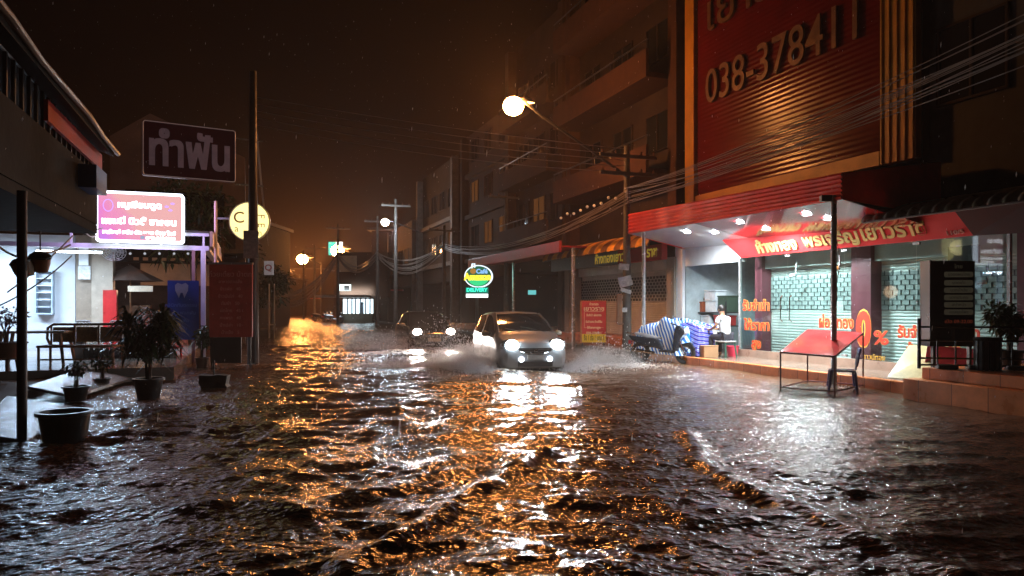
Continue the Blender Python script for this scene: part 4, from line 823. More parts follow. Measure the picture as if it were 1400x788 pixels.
h_ = P(706, 306, 42); b = MB(T(h_)); b.ball((0,0,0), .13, 8, sc=(1.6,1,.6)); b.cyl((0,.05,0), (.5,.3,.1), .03); tag(b.build('wall_lamp', emis('greenish lamp', (.6,1,.8), 1.2)), 'tiny greenish wall lamp on the far shophouse', 'lamp')

# further utility poles
proto = None
for i, (px, py, h, lab) in enumerate(((607, 453, 6.4, 'utility pole behind the dark car'), (516, 446, 8.3, 'thin utility pole in front of the far dark houses'), (541, 449, 8.8, 'utility pole below the bluish white street lamp'), (462, 443, 8.5, 'utility pole in front of the white lit shop'), (430, 438, 8.0, 'utility pole left of the white lit shop'), (415, 436, 8.0, 'farthest utility pole with a pale foot'), (692, 459, 7.5, 'utility pole with small pale notices right of the coffee sign'))):
    g = G(px, py)
    if proto is None: proto = upole(lab, (g.x, g.y, 0), 7.0); proto.scale = (1,1,h/7.0)
    else: dup(proto, (g.x, g.y, 0), 0, lab, (1,1,h/7.0))
# cables
def cable(pts_list, r_, label, m=m_cable, name='cable_bundle', n_=5):
    b = MB()
    for pts in pts_list: b.tube(pts, r_, n=n_)
    return tag(b.build(name, m, smooth=True), label, 'cable')
rs = random.Random(3)
topR = Vector((rp.x, rp.y-.25, 5.0))
near = Vector(W(-2, 8.6, 5.9))
cable([tri_cat(topR+Vector((rs.uniform(-.12,.12), 0, rs.uniform(-.28,.30))), near+Vector((rs.uniform(-.3,.3), 0, rs.uniform(-.5,.5))), rs.uniform(.25,.75), 26) for k in range(15)], .008, 'loose bundle of overhead cables from the right utility pole towards the camera')
g = G(607, 453); midR = Vector((g.x, g.y, 5.2))
cable([tri_cat(topR+Vector((0, 0, rs.uniform(-.25,.2))), midR+Vector((0, 0, rs.uniform(-.3,.3))), rs.uniform(.6,1.1)) for k in range(9)], .015, 'overhead cables sagging between the right pole and the pole behind the dark car')
g = G(516, 446); farR = Vector((g.x, g.y, 5.6))
cable([tri_cat(midR+Vector((0, 0, rs.uniform(-.4,.3))), farR+Vector((0, 0, rs.uniform(-.4,.2))), rs.uniform(.7,1.5)) for k in range(11)], .028, 'thick overhead cables lit orange above the dark car')
g = G(462, 443); f2 = Vector((g.x, g.y, 5.9)); g = G(430, 438); f3 = Vector((g.x, g.y, 5.4))
cable([tri_cat(farR+Vector((0, 0, rs.uniform(-.4,.3))), f2+Vector((0, 0, rs.uniform(-.4,.2))), rs.uniform(.7,1.5)) for k in range(7)], .035, 'far overhead cables above the white lit shop')
cable([tri_cat(f2+Vector((0, 0, rs.uniform(-.4,.3))), P(352, 395, 60)+Vector((0, 0, rs.uniform(-.4,.6))), rs.uniform(1.2,3)) for k in range(8)], .04, 'far overhead cables sagging across the street to the left side')
cable([tri_cat((lp.x, lp.y, 6.95-.18*k), (rp.x, rp.y, 6.5-.18*k), .10+.03*k, 20) for k in range(5)], .012, 'five thin wires crossing the street below the nearest lamp')
cable([tri_cat((lp.x, lp.y, 7.2-.2*k), W(75, 2, 7.5-.2*k), .9, 20) for k in range(4)], .012, 'thin wires running from the left utility pole down the street')
for k in range(1):
    a_, b_ = W(3.5, -2.2, 3.25), P(108, 299, 15.0)
    cable([tri_cat(a_+Vector((rs.uniform(-.05,.05), 0, rs.uniform(-.05,.05))), b_+Vector((rs.uniform(-.05,.05), 0, rs.uniform(-.03,.03))), .12+.05*rs.random(), 16) for k in range(6)], .016, 'twisted grey cable bundle under the balcony at the left edge', mat('grey cable', (.4,.3,.24), .5, var=.3))
a_ = P(240, 300, 15.5)
cable([tri_cat(P(108, 300, 15), P(140, 312, 16.5), .1), tri_cat(P(108, 302, 15), P(132, 322, 16.5), .15)], .014, 'short frayed cables at the corner of the pink sign')
cable([tri_cat(P(10, 400, 8), P(100, 322, 9.6), .03), tri_cat(P(-5, 420, 8), P(98, 350, 9.6), .06)], .009, 'two thin black stay wires crossing at the rusty post')
cable([tri_cat(P(32, 352, 8.4), P(57, 345, 8.55), .02), tri_cat(P(-10, 330, 7.9), P(32, 352, 8.4), .04), tri_cat(P(57, 345, 8.55), P(96, 335, 9.3), .03)], .013, 'cable from which the two pots hang', mat('grey cable', (.4,.3,.24), .5, var=.3))
b = MB(); q = P(800, 280, rp.y); 
for k in range(9):
    p_ = Vector((rp.x-.35-.2*k, rp.y+.5*k*.5, 5.02-.06*k+rs.uniform(-.08,.08))); b.ball(p_, .05, 5)
tag(b.build('cable_connectors', m_white), 'cluster of small pale cable connectors left of the right pole', 'cable connector', kind='stuff')

# ------------------------------------------------------------------ cars
m_silver = mat('silver car paint', (.24,.24,.25), .34, metal=.25, var=.0, coat=.5)
m_blk = mat('black car paint', (.012,.011,.012), .14, var=0, coat=1)
m_hl = emis('headlamp white', (.72,.9,1), 75); m_hl2 = emis('headlamp warm', (1,.80,.72), 70); m_fog = emis('fog lamp white', (.75,.88,1), 12)
def interp(st, t):
    n_ = len(st)-1; i = min(int(t), n_-1); f = t-i
    p0 = st[max(i-1,0)]; p1 = st[i]; p2 = st[i+1]; p3 = st[min(i+2,n_)]
    return .5*((2*p1)+(-p0+p2)*f+(2*p0-5*p1+4*p2-p3)*f*f+(-p0+3*p1-3*p2+p3)*f**3)
def car(label, M_, paint, st, base, group, ws, rw, sd, pil):
    """st rows: x, half widths and heights (bottom, sill, mid, belt, rail, roof edge), roof centre z; rear to front"""
    r = thing('car', label, 'car', base, group)
    A = np.array(st, float); n_ = len(st)-1; SUB = 6; rows = [interp(A, i/SUB) for i in range(n_*SUB+1)]
    def ring(row):
        x = row[0]; pts = [(0, row[2])]+[(row[1+2*k], row[2+2*k]) for k in range(6)]+[(0, row[13])]
        out = []      # refine between
        for k in range(7):
            p, q = pts[k], pts[k+1]; m_ = 2 if k in (0,6) else 2
            for j in range(m_): out.append((p[0]+(q[0]-p[0])*j/m_, p[1]+(q[1]-p[1])*j/m_))
        out.append(pts[-1]); return x, out
    rings = [ring(w_) for w_ in rows]; m = len(rings[0][1])
    grp = {'body': MB(M_), 'windscreen': MB(M_), 'rear_window': MB(M_), 'side_window': MB(M_)}
    sw2 = MB(M_)
    for i in range(len(rings)-1):
        xa, ra = rings[i]; xb, rb_ = rings[i+1]; t = (i+.5)/SUB
        for k in range(m-1):
            seg = k//2
            for s_ in (1, -1):
                q_ = [(xa, s_*ra[k][0], ra[k][1]), (xb, s_*rb_[k][0], rb_[k][1]), (xb, s_*rb_[k+1][0], rb_[k+1][1]), (xa, s_*ra[k+1][0], ra[k+1][1])]
                if s_ == -1: q_ = q_[::-1]
                if seg == 6 and ws[0] < t < ws[1]: key = 'windscreen'
                elif seg == 6 and rw[0] < t < rw[1]: key = 'rear_window'
                elif seg == 4 and sd[0] < t < sd[1] and all(abs(t-p_) > .07 for p_ in pil): key = 'side_window' if s_ == 1 else 'sw2'
                else: key = 'body'
                (sw2 if key == 'sw2' else grp[key]).add(q_, [(0,1,2,3)])
    for e in (0, -1):
        x, rg = rings[e]; vs = [(x, y, z) for y, z in rg]+[(x, -y, z) for y, z in rg[::-1][1:-1]]; f = tuple(range(len(vs))); grp['body'].add(vs, [f if e == -1 else f[::-1]])
    import bmesh
    def bl(mb_, nm, mt):
        o = mb_.build(nm, mt, r); bmm = bmesh.new(); bmm.from_mesh(o.data); bmesh.ops.remove_doubles(bmm, verts=bmm.verts, dist=.0008); bmesh.ops.recalc_face_normals(bmm, faces=bmm.faces)
        bmm.to_mesh(o.data); bmm.free(); o.data.polygons.foreach_set('use_smooth', [True]*len(o.data.polygons)); o.data.set_sharp_from_angle(angle=R(32)); return o
    bl(grp['body'], 'body', paint); bl(grp['windscreen'], 'windscreen', m_dglass); bl(grp['rear_window'], 'rear_window', m_dglass); bl(grp['side_window'], 'side_window', m_dglass); bl(sw2, 'side_window', m_dglass)
    return r, rings
def wheel(r, M_, x, y, rad=.29, w_=.18, s_=1):
    b = MB(M_); K = 22
    MM = M_ @ T(x, y, rad, rx=R(90)); b.lathe([(rad*.62,-w_/2),(rad*.93,-w_/2),(rad,-w_*.35),(rad,w_*.35),(rad*.93,w_/2),(rad*.62,w_/2)], K, MM); o = b.build('wheel', m_rubber, r, smooth=True)
    b = MB(MM); zc_ = -w_*.38*s_; b.lathe([(.001,zc_-.02*s_),(.06,zc_-.02*s_),(rad*.3,zc_),(rad*.6,zc_),(rad*.64,zc_*1.1)], K)
    for k in range(7):
        a = 2*math.pi*k/7; b.cyl((.05*math.cos(a), .05*math.sin(a), zc_-.02*s_), (rad*.62*math.cos(a), rad*.62*math.sin(a), zc_-.015*s_), .02, n=5)
    b.build('rim', m_chrome, o)
# local frame: x forward, y left of the car, z up
GZ = -.13
hatch = [ # x, bottom, sill, mid, belt, rail, roof edge, roof z
 (-3.84, .60,.42, .66,.50, .70,.72, .66,.98, .60,1.02, .45,1.03, 1.04),
 (-3.70, .70,.24, .78,.36, .80,.70, .77,1.00, .68,1.16, .55,1.19, 1.21),
 (-3.35, .74,.20, .83,.34, .845,.70, .80,.99, .66,1.38, .55,1.43, 1.455),
 (-2.75, .75,.18, .835,.32, .85,.68, .81,.96, .66,1.43, .56,1.485, 1.51),
 (-2.10, .75,.18, .835,.32, .85,.66, .81,.93, .66,1.44, .56,1.50, 1.525),
 (-1.75, .75,.18, .835,.32, .85,.66, .81,.91, .66,1.40, .57,1.455, 1.485),
 (-1.30, .75,.18, .835,.32, .85,.65, .81,.89, .71,1.20, .64,1.26, 1.285),
 (-.82, .75,.18, .835,.32, .85,.64, .81,.87, .77,.96, .70,1.00, 1.025),
 (-.50, .75,.18, .83,.32, .845,.62, .79,.84, .74,.90, .62,.925, .945),
 (-.22, .72,.18, .80,.32, .81,.60, .76,.78, .71,.825, .56,.85, .865),
 (-.06, .66,.19, .735,.30, .745,.57, .70,.70, .64,.745, .50,.765, .775),
 (0.0, .58,.22, .66,.32, .67,.54, .63,.62, .56,.655, .42,.67, .675)]
yaw = R(-90+13.5)
front = G(732, 508); F1 = T(front.x, front.y, GZ, rz=yaw)
c1, _r = car('silver hatchback with bright white headlights driving through the flood', F1, m_silver, hatch, (front.x, front.y, GZ), 'cars driving through the flood', (5, 6.9), (1.05, 2), (1.7, 6.6), (3.6,))
def car_front(r, F_, hx, hy, hz, mh, fog=True, tilt=1.0, power=120, beamc=(.85,.94,1), hr=.105, bend=0):
    for s_ in (1, -1):
        b = MB(F_); b.ball((hx-.10, s_*(hy+.02), hz), hr*1.3, 10, sc=(.9, 1.35, .8)); o = b.build('headlight', mat('headlamp housing', (.5,.52,.55), .1, metal=.8, var=0), r, smooth=True)
        b = MB(F_); b.ball((hx+.03, s_*hy, hz), hr, 12, sc=(.8, 1.15, .9)); b.build('bulb', mh, o, smooth=True)
        p_ = F_ @ Vector((hx+.22, s_*hy, hz)); q_ = F_ @ Vector((hx+9, s_*hy*1.1, hz-.55)); spot('headlight_beam', p_, q_, power, beamc, 95, .06, .9, r)
        # mirror
        b = MB(F_); b.ball((-1.28, s_*.95, .98), .11, 7, sc=(.5, 1, .62)); b.cyl((-1.25, s_*.82, .93), (-1.27, s_*.9, .97), .02); b.build('door_mirror', mat('mirror shell', (.4,.36,.3), .3, metal=.4), r, smooth=True)
car_front(c1, F1, -.09, .55, .745, m_hl, power=380, hr=.14)
b = MB(F1); ng = 14; up = [(y, .69-.01*math.cos(y*3)) for y in np.linspace(-.40, .40, ng)]; lo = [(y, .55+.075*(abs(y)/.40)**2.2) for y in np.linspace(.40, -.40, ng)]
def fx(y): return .042-.12*abs(y)**2.2
b.add([(fx(y)-.012, y, z) for y, z in up+lo], [tuple(range(2*ng))]); b.build('grille', m_black, c1)
b = MB(F1); lo2 = lo[::-1]; b.tube([(fx(y)-.005, y, z) for y, z in lo2], .014, n=6); b.build('grille_trim', m_chrome, c1, smooth=True)
b = MB(F1); 
for z in (.60, .645): b.tube([(fx(y)-.003, y, z) for y in np.linspace(-.33, .33, 8)], .005, n=5)
b.build('grille_bar', mat('dark chrome', (.2,.2,.2), .3, metal=1), c1)
b = MB(F1); b.prism([(-.05,-.045),(-.03,-.045),(-.022,-.008),(.022,-.008),(.03,-.045),(.05,-.045),(.038,.045),(.018,.045),(.02,.012),(-.02,.012),(-.018,.045),(-.038,.045)], -.008, .004, F1 @ T(.058, 0, .625, rz=R(90))); b.build('emblem', m_chrome, c1)
b = MB(F1); b.box(-.01, .03, -.42, .42, .24, .37); b.build('lower_intake', m_black, c1, bevel=.01)
b = MB(F1); b.box(.005, .035, -.20, .20, .41, .52); o = b.build('number_plate', mat('number plate', (.35,.35,.34), .5), c1)
for s_ in (1, -1):
    b = MB(F1); b.ball((.03, s_*.345, .42), .062, 7, sc=(.6,1,1)); b.build('fog_lamp', m_fog, c1, smooth=True)
    b = MB(F1); b.tube([(-1.25, s_*.86, .22), (-1.25, s_*.862, .5), (-1.3, s_*.848, .88)], .006, n=4); b.tube([(-2.2, s_*.862, .22), (-2.2, s_*.862, .5), (-2.2, s_*.835, .9), (-2.2, s_*.72, 1.38)], .006, n=4); b.build('door_seam', m_black, c1)
    for x in (-2.02, -2.95): b = MB(F1); b.box(x, x+.16, s_*.85-.012, s_*.85+.018, .80, .825); b.build('door_handle', m_silver, c1, bevel=.005)
    b = MB(F1); b.tube([(-.84, s_*.70, 1.01), (-1.30, s_*.645, 1.275), (-1.75, s_*.575, 1.47)], .022, n=6); b.build('windscreen_pillar', m_silver, c1, smooth=True)
b = MB(F1); b.tube([(-.86, .5, 1.02), (-1.02, .05, 1.13), (-1.05, -.1, 1.15)], .008, n=5); b.tube([(-.86, -.1, 1.03), (-1.03, -.5, 1.12)], .008, n=5); b.build('wiper', m_black, c1)
for x in (-.68, -3.12):
    for s_ in (1, -1): wheel(c1, F1, x, s_*.74, .29, .18, s_)
b = MB(F1); b.box(-1.9, -1.5, -.25, .25, .85, 1.12); b.box(-1.85, -1.75, .2, .6, .9, 1.25); b.build('seats', m_dark, c1)
sedan = [
 (-4.35, .60,.42, .68,.50, .72,.70, .68,.92, .60,.96, .45,.98, .99),
 (-4.10, .72,.26, .80,.38, .83,.72, .78,.98, .68,1.02, .58,1.05, 1.06),
 (-3.70, .75,.22, .83,.34, .86,.70, .81,.97, .70,1.05, .60,1.09, 1.10),
 (-3.05, .76,.20, .85,.34, .87,.68, .82,.95, .68,1.34, .56,1.39, 1.41),
 (-2.45, .76,.20, .85,.34, .87,.68, .82,.93, .67,1.40, .56,1.45, 1.47),
 (-1.95, .76,.20, .85,.34, .87,.66, .82,.91, .67,1.36, .56,1.42, 1.44),
 (-1.45, .76,.20, .85,.34, .87,.66, .82,.89, .72,1.14, .64,1.19, 1.21),
 (-1.05, .76,.20, .85,.34, .87,.64, .82,.87, .78,.95, .70,.98, 1.00),
 (-.55, .75,.20, .84,.34, .86,.62, .80,.82, .75,.88, .62,.91, .925),
 (-.20, .72,.20, .80,.33, .82,.58, .76,.74, .71,.79, .56,.82, .835),
 (-.05, .66,.20, .74,.31, .75,.54, .70,.66, .64,.70, .50,.72, .73),
 (0.0, .58,.23, .66,.33, .67,.51, .63,.60, .56,.63, .42,.645, .65)]
f2_ = P(594, 470, 26.0); F2 = T(f2_.x, f2_.y, GZ, rz=R(-90+17))
c2, _r = car('black sedan with warm white headlights behind the silver hatchback', F2, m_blk, sedan, (f2_.x, f2_.y, GZ), 'cars driving through the flood', (5, 6.9), (2.05, 3), (2.2, 6.6), (4.5,))
car_front(c2, F2, -.09, .60, .745, m_hl2, power=560, beamc=(1,.88,.8), hr=.13)
b = MB(F2); b.box(-.02, .012, -.42, .42, .54, .66); b.build('grille', mat('dark chrome', (.2,.2,.2), .3, metal=1), c2, bevel=.01)
b = MB(F2); b.box(.01, .03, -.23, .23, .40, .52); b.build('number_plate', mat('pale number plate', (.5,.46,.4), .5), c2)
b = MB(F2); b.tube([(.0, .5, .60), (.02, .3, .555), (.03, 0, .545), (.02, -.3, .555), (.0, -.5, .60)], .012, n=6); b.build('grille_trim', m_chrome, c2, smooth=True)
for s_ in (1, -1):
    b = MB(F2); b.tube([(-1.07, s_*.71, .98), (-1.45, s_*.645, 1.2), (-1.95, s_*.565, 1.43), (-2.5, s_*.56, 1.46), (-3.05, s_*.565, 1.40)], .012, n=6); b.build('roof_trim', m_chrome, c2, smooth=True)
for x in (-.80, -3.45):
    for s_ in (1, -1): wheel(c2, F2, x, s_*.76, .31, .19, s_)
# spray thrown up by the cars
sw = MB(); rs = random.Random(9)
def drops(cx_, cy_, sx_, sy_, hz, n_, ang=0, rmax=.018, fan=(0,0)):
    for _ in range(n_):
        a, c_ = rs.gauss(0, 1), rs.gauss(0, 1); x = cx_+a*sx_*math.cos(ang)-c_*sy_*math.sin(ang); y = cy_+a*sx_*math.sin(ang)+c_*sy_*math.cos(ang)
        t = min(1.6, rs.expovariate(3.2)); z = t*hz*1.25*math.exp(-(a*a+c_*c_)*.3)*rs.uniform(.5, 1.1); x += fan[0]*t*1.3+rs.gauss(0,.10); y += fan[1]*t; r_ = rs.uniform(.25, 1)**2*rmax; d = Vector((fan[0]*.3+rs.gauss(0,.2), rs.gauss(0,.2), 1)).normalized()
        p_ = Vector((x, y, z)); e = d*r_*rs.uniform(1, 2.6); u_ = d.orthogonal().normalized()*r_; w_ = d.cross(u_).normalized()*r_
        sw.add([p_+e, p_+u_, p_+w_, p_-u_, p_-w_, p_-e], [(0,1,2),(0,2,3),(0,3,4),(0,4,1),(5,2,1),(5,3,2),(5,4,3),(5,1,4)], I4)
fL = F1 @ Vector((-.55, -1.1, 0)); fR_ = F1 @ Vector((-.55, 1.15, 0))
drops(fL.x, fL.y, .25, .5, .85, 17000, 0, .0125, (-.55, 0)); drops(fL.x-.55, fL.y+.6, .7, .4, .6, 14000, 0, .012, (-.5, 0)); drops(fL.x-1.5, fL.y+1.2, .9, .5, .35, 7000, 0, .012, (-.3, 0))
drops(fR_.x, fR_.y, .22, .5, .6, 11000, 0, .012, (.5, 0)); drops(fR_.x+.8, fR_.y+.5, .6, .4, .4, 5000, 0, .012, (.3, 0))
drops(f2_.x-1.6, f2_.y+.2, .9, .5, .7, 5000, 0, .016, (-.5, 0)); drops(f2_.x+.3, f2_.y-.6, .9, .3, .15, 500, 0, .012); drops(f2_.x+1.5, f2_.y+.3, .5, .5, .6, 2500, 0, .02, (.4, 0))
g = G(1140, 530); drops(g.x-.05, g.y-.1, .12, .08, .12, 220, 0, .009)
m_drop = bpy.data.materials.new('water drops'); m_drop.use_nodes = True; n = m_drop.node_tree; n.nodes.clear()
d_ = n.nodes.new('ShaderNodeBsdfDiffuse'); d_.inputs[0].default_value = (.9,.9,.92,1); t_ = n.nodes.new('ShaderNodeBsdfTranslucent'); t_.inputs[0].default_value = (.9,.9,.92,1); x_ = n.nodes.new('ShaderNodeMixShader'); x_.inputs[0].default_value = .6; oo = n.nodes.new('ShaderNodeOutputMaterial')
n.links.new(d_.outputs[0], x_.inputs[1]); n.links.new(t_.outputs[0], x_.inputs[2]); n.links.new(x_.outputs[0], oo.inputs[0])
tag(sw.build('water_spray', m_drop), 'white spray of drops thrown up beside the two cars', 'spray', kind='stuff')
def mist(name, loc, sc, dens, label):
    b = MB(); b.ball((0,0,0), 1, 10); o = b.build(name, None); o.location = loc; o.scale = sc; o.data.materials.clear()
    m = bpy.data.materials.new(name); m.use_nodes = True; n = m.node_tree; n.nodes.clear(); o.data.materials.append(m)
    v = n.nodes.new('ShaderNodeVolumeScatter'); v.inputs['Color'].default_value = (.95,.95,.97,1); v.inputs['Anisotropy'].default_value = .6
    tcn = n.nodes.new('ShaderNodeTexCoord'); ln_ = n.nodes.new('ShaderNodeVectorMath'); ln_.operation = 'LENGTH'; n.links.new(tcn.outputs['Object'], ln_.inputs[0])
    nz = n.nodes.new('ShaderNodeTexNoise'); nz.inputs['Scale'].default_value = 3.5; nz.inputs['Detail'].default_value = 4; n.links.new(tcn.outputs['Object'], nz.inputs['Vector'])
    mr = n.nodes.new('ShaderNodeMapRange'); mr.inputs['From Min'].default_value = 1; mr.inputs['From Max'].default_value = .2; mr.inputs['To Min'].default_value = 0; mr.inputs['To Max'].default_value = 1; n.links.new(ln_.outputs['Value'], mr.inputs[0])
    m2 = n.nodes.new('ShaderNodeMapRange'); m2.inputs['From Min'].default_value = .38; m2.inputs['From Max'].default_value = .62; n.links.new(nz.outputs[0], m2.inputs[0])
    mm = n.nodes.new('ShaderNodeMath'); mm.operation = 'MULTIPLY'; n.links.new(mr.outputs[0], mm.inputs[0]); n.links.new(m2.outputs[0], mm.inputs[1])
    m3 = n.nodes.new('ShaderNodeMath'); m3.operation = 'MULTIPLY'; n.links.new(mm.outputs[0], m3.inputs[0]); m3.inputs[1].default_value = dens; n.links.new(m3.outputs[0], v.inputs['Density'])
    oo = n.nodes.new('ShaderNodeOutputMaterial'); n.links.new(v.outputs[0], oo.inputs['Volume']); tag(o, label, 'spray', kind='stuff'); return o
mist('spray_mist', (fL.x-.45, fL.y+.3, .2), (1.15, .9, .45), 4, 'pale mist of spray left of the silver hatchback')
mist('spray_mist', (fR_.x+.65, fR_.y+.4, .16), (1.2, .9, .42), 3.5, 'pale mist of spray right of the silver hatchback')
mist('spray_mist', (f2_.x-1.9, f2_.y+.6, .25), (1.6, 1.0, .5), 1.8, 'pale mist of spray left of the black sedan')

rn = MB(); rs = random.Random(123)
for _ in range(3800):
    Y_ = rs.uniform(1.5, 34); p_ = Vector((rs.uniform(-.8,.8)*(Y_+1), Y_, rs.uniform(.1, 11))); r_ = rs.uniform(.0012,.0026); d_ = Vector((.06+rs.gauss(0,.02), 0, 1)).normalized()*rs.uniform(.006,.016)
    rn.add([p_+d_, p_+Vector((r_,0,0)), p_+Vector((0,r_,0)), p_-Vector((r_,0,0)), p_-Vector((0,r_,0)), p_-d_], [(0,1,2),(0,2,3),(0,3,4),(0,4,1),(5,2,1),(5,3,2),(5,4,3),(5,1,4)], I4)
tag(rn.build('rain', m_drop), 'sparse falling rain drops over the flooded street', 'rain', kind='stuff')

# ------------------------------------------------------------------ right side props
def thai_lines(r, M_, lines, m):
    for (body, size, x, z, wd) in lines: text(body, size, M_ @ T(x, 0, z), m, 'lettering', r, bold=.003, ext=.001, width=wd)
q = G(811, 474, .17); nb = thing('notice_board', 'red and yellow standing notice board on the kerb left of the utility pole', 'sign board', q); k_ = q.y/1000
M_ = T(q, rz=R(-6)); w2 = 18*k_; zt, zb_ = (474-411)*k_, (474-469)*k_
b = MB(M_); b.box(-w2, w2, 0, .35, zb_, zt); b.build('cabinet', mat('orange board edge', (.55,.25,.1), .4), nb)
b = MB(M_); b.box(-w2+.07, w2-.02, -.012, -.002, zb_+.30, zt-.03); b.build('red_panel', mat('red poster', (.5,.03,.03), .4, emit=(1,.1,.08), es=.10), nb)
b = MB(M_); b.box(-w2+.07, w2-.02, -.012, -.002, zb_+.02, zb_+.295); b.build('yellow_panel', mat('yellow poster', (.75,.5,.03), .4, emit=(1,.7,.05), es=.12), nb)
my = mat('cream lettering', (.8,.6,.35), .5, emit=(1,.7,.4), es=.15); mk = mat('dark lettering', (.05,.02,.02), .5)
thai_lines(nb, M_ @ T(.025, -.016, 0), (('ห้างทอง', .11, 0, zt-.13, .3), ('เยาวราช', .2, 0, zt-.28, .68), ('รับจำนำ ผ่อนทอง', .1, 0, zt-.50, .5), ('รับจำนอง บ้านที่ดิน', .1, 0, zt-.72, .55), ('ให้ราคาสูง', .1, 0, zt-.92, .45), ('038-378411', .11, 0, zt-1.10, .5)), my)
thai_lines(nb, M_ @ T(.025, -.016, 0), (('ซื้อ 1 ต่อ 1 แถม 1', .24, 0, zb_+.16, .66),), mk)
b = MB(M_)
for (x0, x1, z) in ((-w2+.14, w2-.1, zt-.38),): b.box(x0, x1, -.016, -.013, z, z+.01); b.box(x0, x0+.01, -.016, -.013, zb_+.52, z-.002); b.box(x0, x1, -.016, -.013, zb_+.51, zb_+.518)
b.build('line_mark', my, nb)
for x in (-w2+.08, w2-.08): b = MB(M_); b.cyl((x, .1, -.05), (x, .1, zb_), .025); b.build('leg', m_black, nb)
# striped tarp over a market stall
def stripe(name, c1_, c2_, c3_, sc, rot):
    m = bpy.data.materials.new(name); m.use_nodes = True; n, nn, ln, pb = nodes_of(m); tcn = nn.new('ShaderNodeTexCoord'); mp = nn.new('ShaderNodeMapping'); mp.inputs['Rotation'].default_value = (0, rot[0], rot[1]); ln.new(tcn.outputs['Object'], mp.inputs[0])
    wv = nn.new('ShaderNodeTexWave'); wv.inputs['Scale'].default_value = sc; wv.inputs['Distortion'].default_value = 1.1; wv.inputs['Detail'].default_value = 1; ln.new(mp.outputs[0], wv.inputs[0]); cr = nn.new('ShaderNodeValToRGB'); ln.new(wv.outputs[0], cr.inputs[0]); cr.color_ramp.interpolation = 'CONSTANT'
    e = cr.color_ramp.elements; e[0].color = (*c1_, 1); e[1].position = .45; e[1].color = (*c2_, 1); x = e.new(.86); x.color = (*c3_, 1); ln.new(cr.outputs[0], pb.inputs['Base Color']); pb.inputs['Roughness'].default_value = .22; return m
m_tarp = stripe('blue striped tarpaulin', (.02,.12,.55), (.35,.62,.8), (.75,.8,.85), 3.0, (R(35), .5)); m_tarp2 = stripe('violet striped tarpaulin', (.02,.03,.22), (.30,.22,.42), (.04,.12,.5), 3.2, (R(80), .2))
base = G(912, 488, .17); st_ = thing('market_stall', 'market stall heaped under a blue and white striped tarpaulin behind the motorcycle', 'stall', base)
M_ = T(base.x+.35, base.y+1.15, .17, rz=R(-66))
def tarp(w_, d_, h_, seed, M_, sag=.12, sk=.25):
    def fn(a, c_):
        x = (a-.5)*w_; y = (c_-.5)*d_; ex = min(a, 1-a)*w_; ey = min(c_, 1-c_)*d_; e = min(ex, ey); drop = max(0, 1-e/sk)**1.3
        nx = float(vnoise(np.array([a*5.+seed]), np.array([c_*5.]), seed)[0]); n2_ = float(vnoise(np.array([a*13.+seed]), np.array([c_*11.]), seed+1)[0])
        hump = .25*math.sin(a*math.pi)**.6
        z = (h_+hump*h_+sag*nx+.04*n2_)*(1-drop)+.03*drop
        return (x+.07*n2_*drop, y+.07*nx*drop, max(.02, z))
    b = MB(M_); b.sheet(fn, 56, 40); return b
tarp(2.25, 1.3, .74, 3, M_).build('tarpaulin', m_tarp, st_, smooth=True, sharp=70)
M2 = T(G(955, 488, .17).x, G(955, 488, .17).y+.45, .17, rz=R(-65)); tarp(1.2, .7, .70, 8, M2, .06, .16).build('side_tarpaulin', m_tarp2, st_, smooth=True, sharp=70)
q = G(972, 485, .17); q = Vector((q.x-.1, q.y+.9, .17)); tt_ = thing('stall_table', 'trestle table with a blue striped cloth in front of the seated person', 'table', q); M_ = T(q, rz=R(-6))
b = MB(M_); b.sheet(lambda a, c_: (-.75+1.5*a, -.38+.76*c_, .80+.05*math.sin(a*9)*math.sin(c_*6)-(.16 if c_ < .04 else 0)+.06*(1-abs(a-.5)*2)), 40, 26); b.build('cloth', m_tarp, tt_, smooth=True)
b = MB(M_); b.box(-.72, .72, -.35, .35, .70, .74); b.build('table_top', m_wood, tt_); b = MB(M_); b.box(-.7, .72, -.37, -.355, .52, .69); b.build('apron', mat('pale apron cloth', (.5,.48,.42), .7), tt_)
for x in (-.66, .66):
    for y in (-.3, .3): b = MB(M_); b.cyl((x, y, 0), (x, y, .7), .02); b.build('leg', m_black, tt_)
q = G(969, 489, .17); b = MB(T(q.x, q.y, .17, rz=R(10))); b.box(-.2, .2, -.15, .15, 0, .32); b.box(-.21, .21, -.16, -.14, .30, .33); tag(b.build('cardboard_box', m_card, bevel=.008), 'open cardboard box on the pavement under the stall table', 'box')
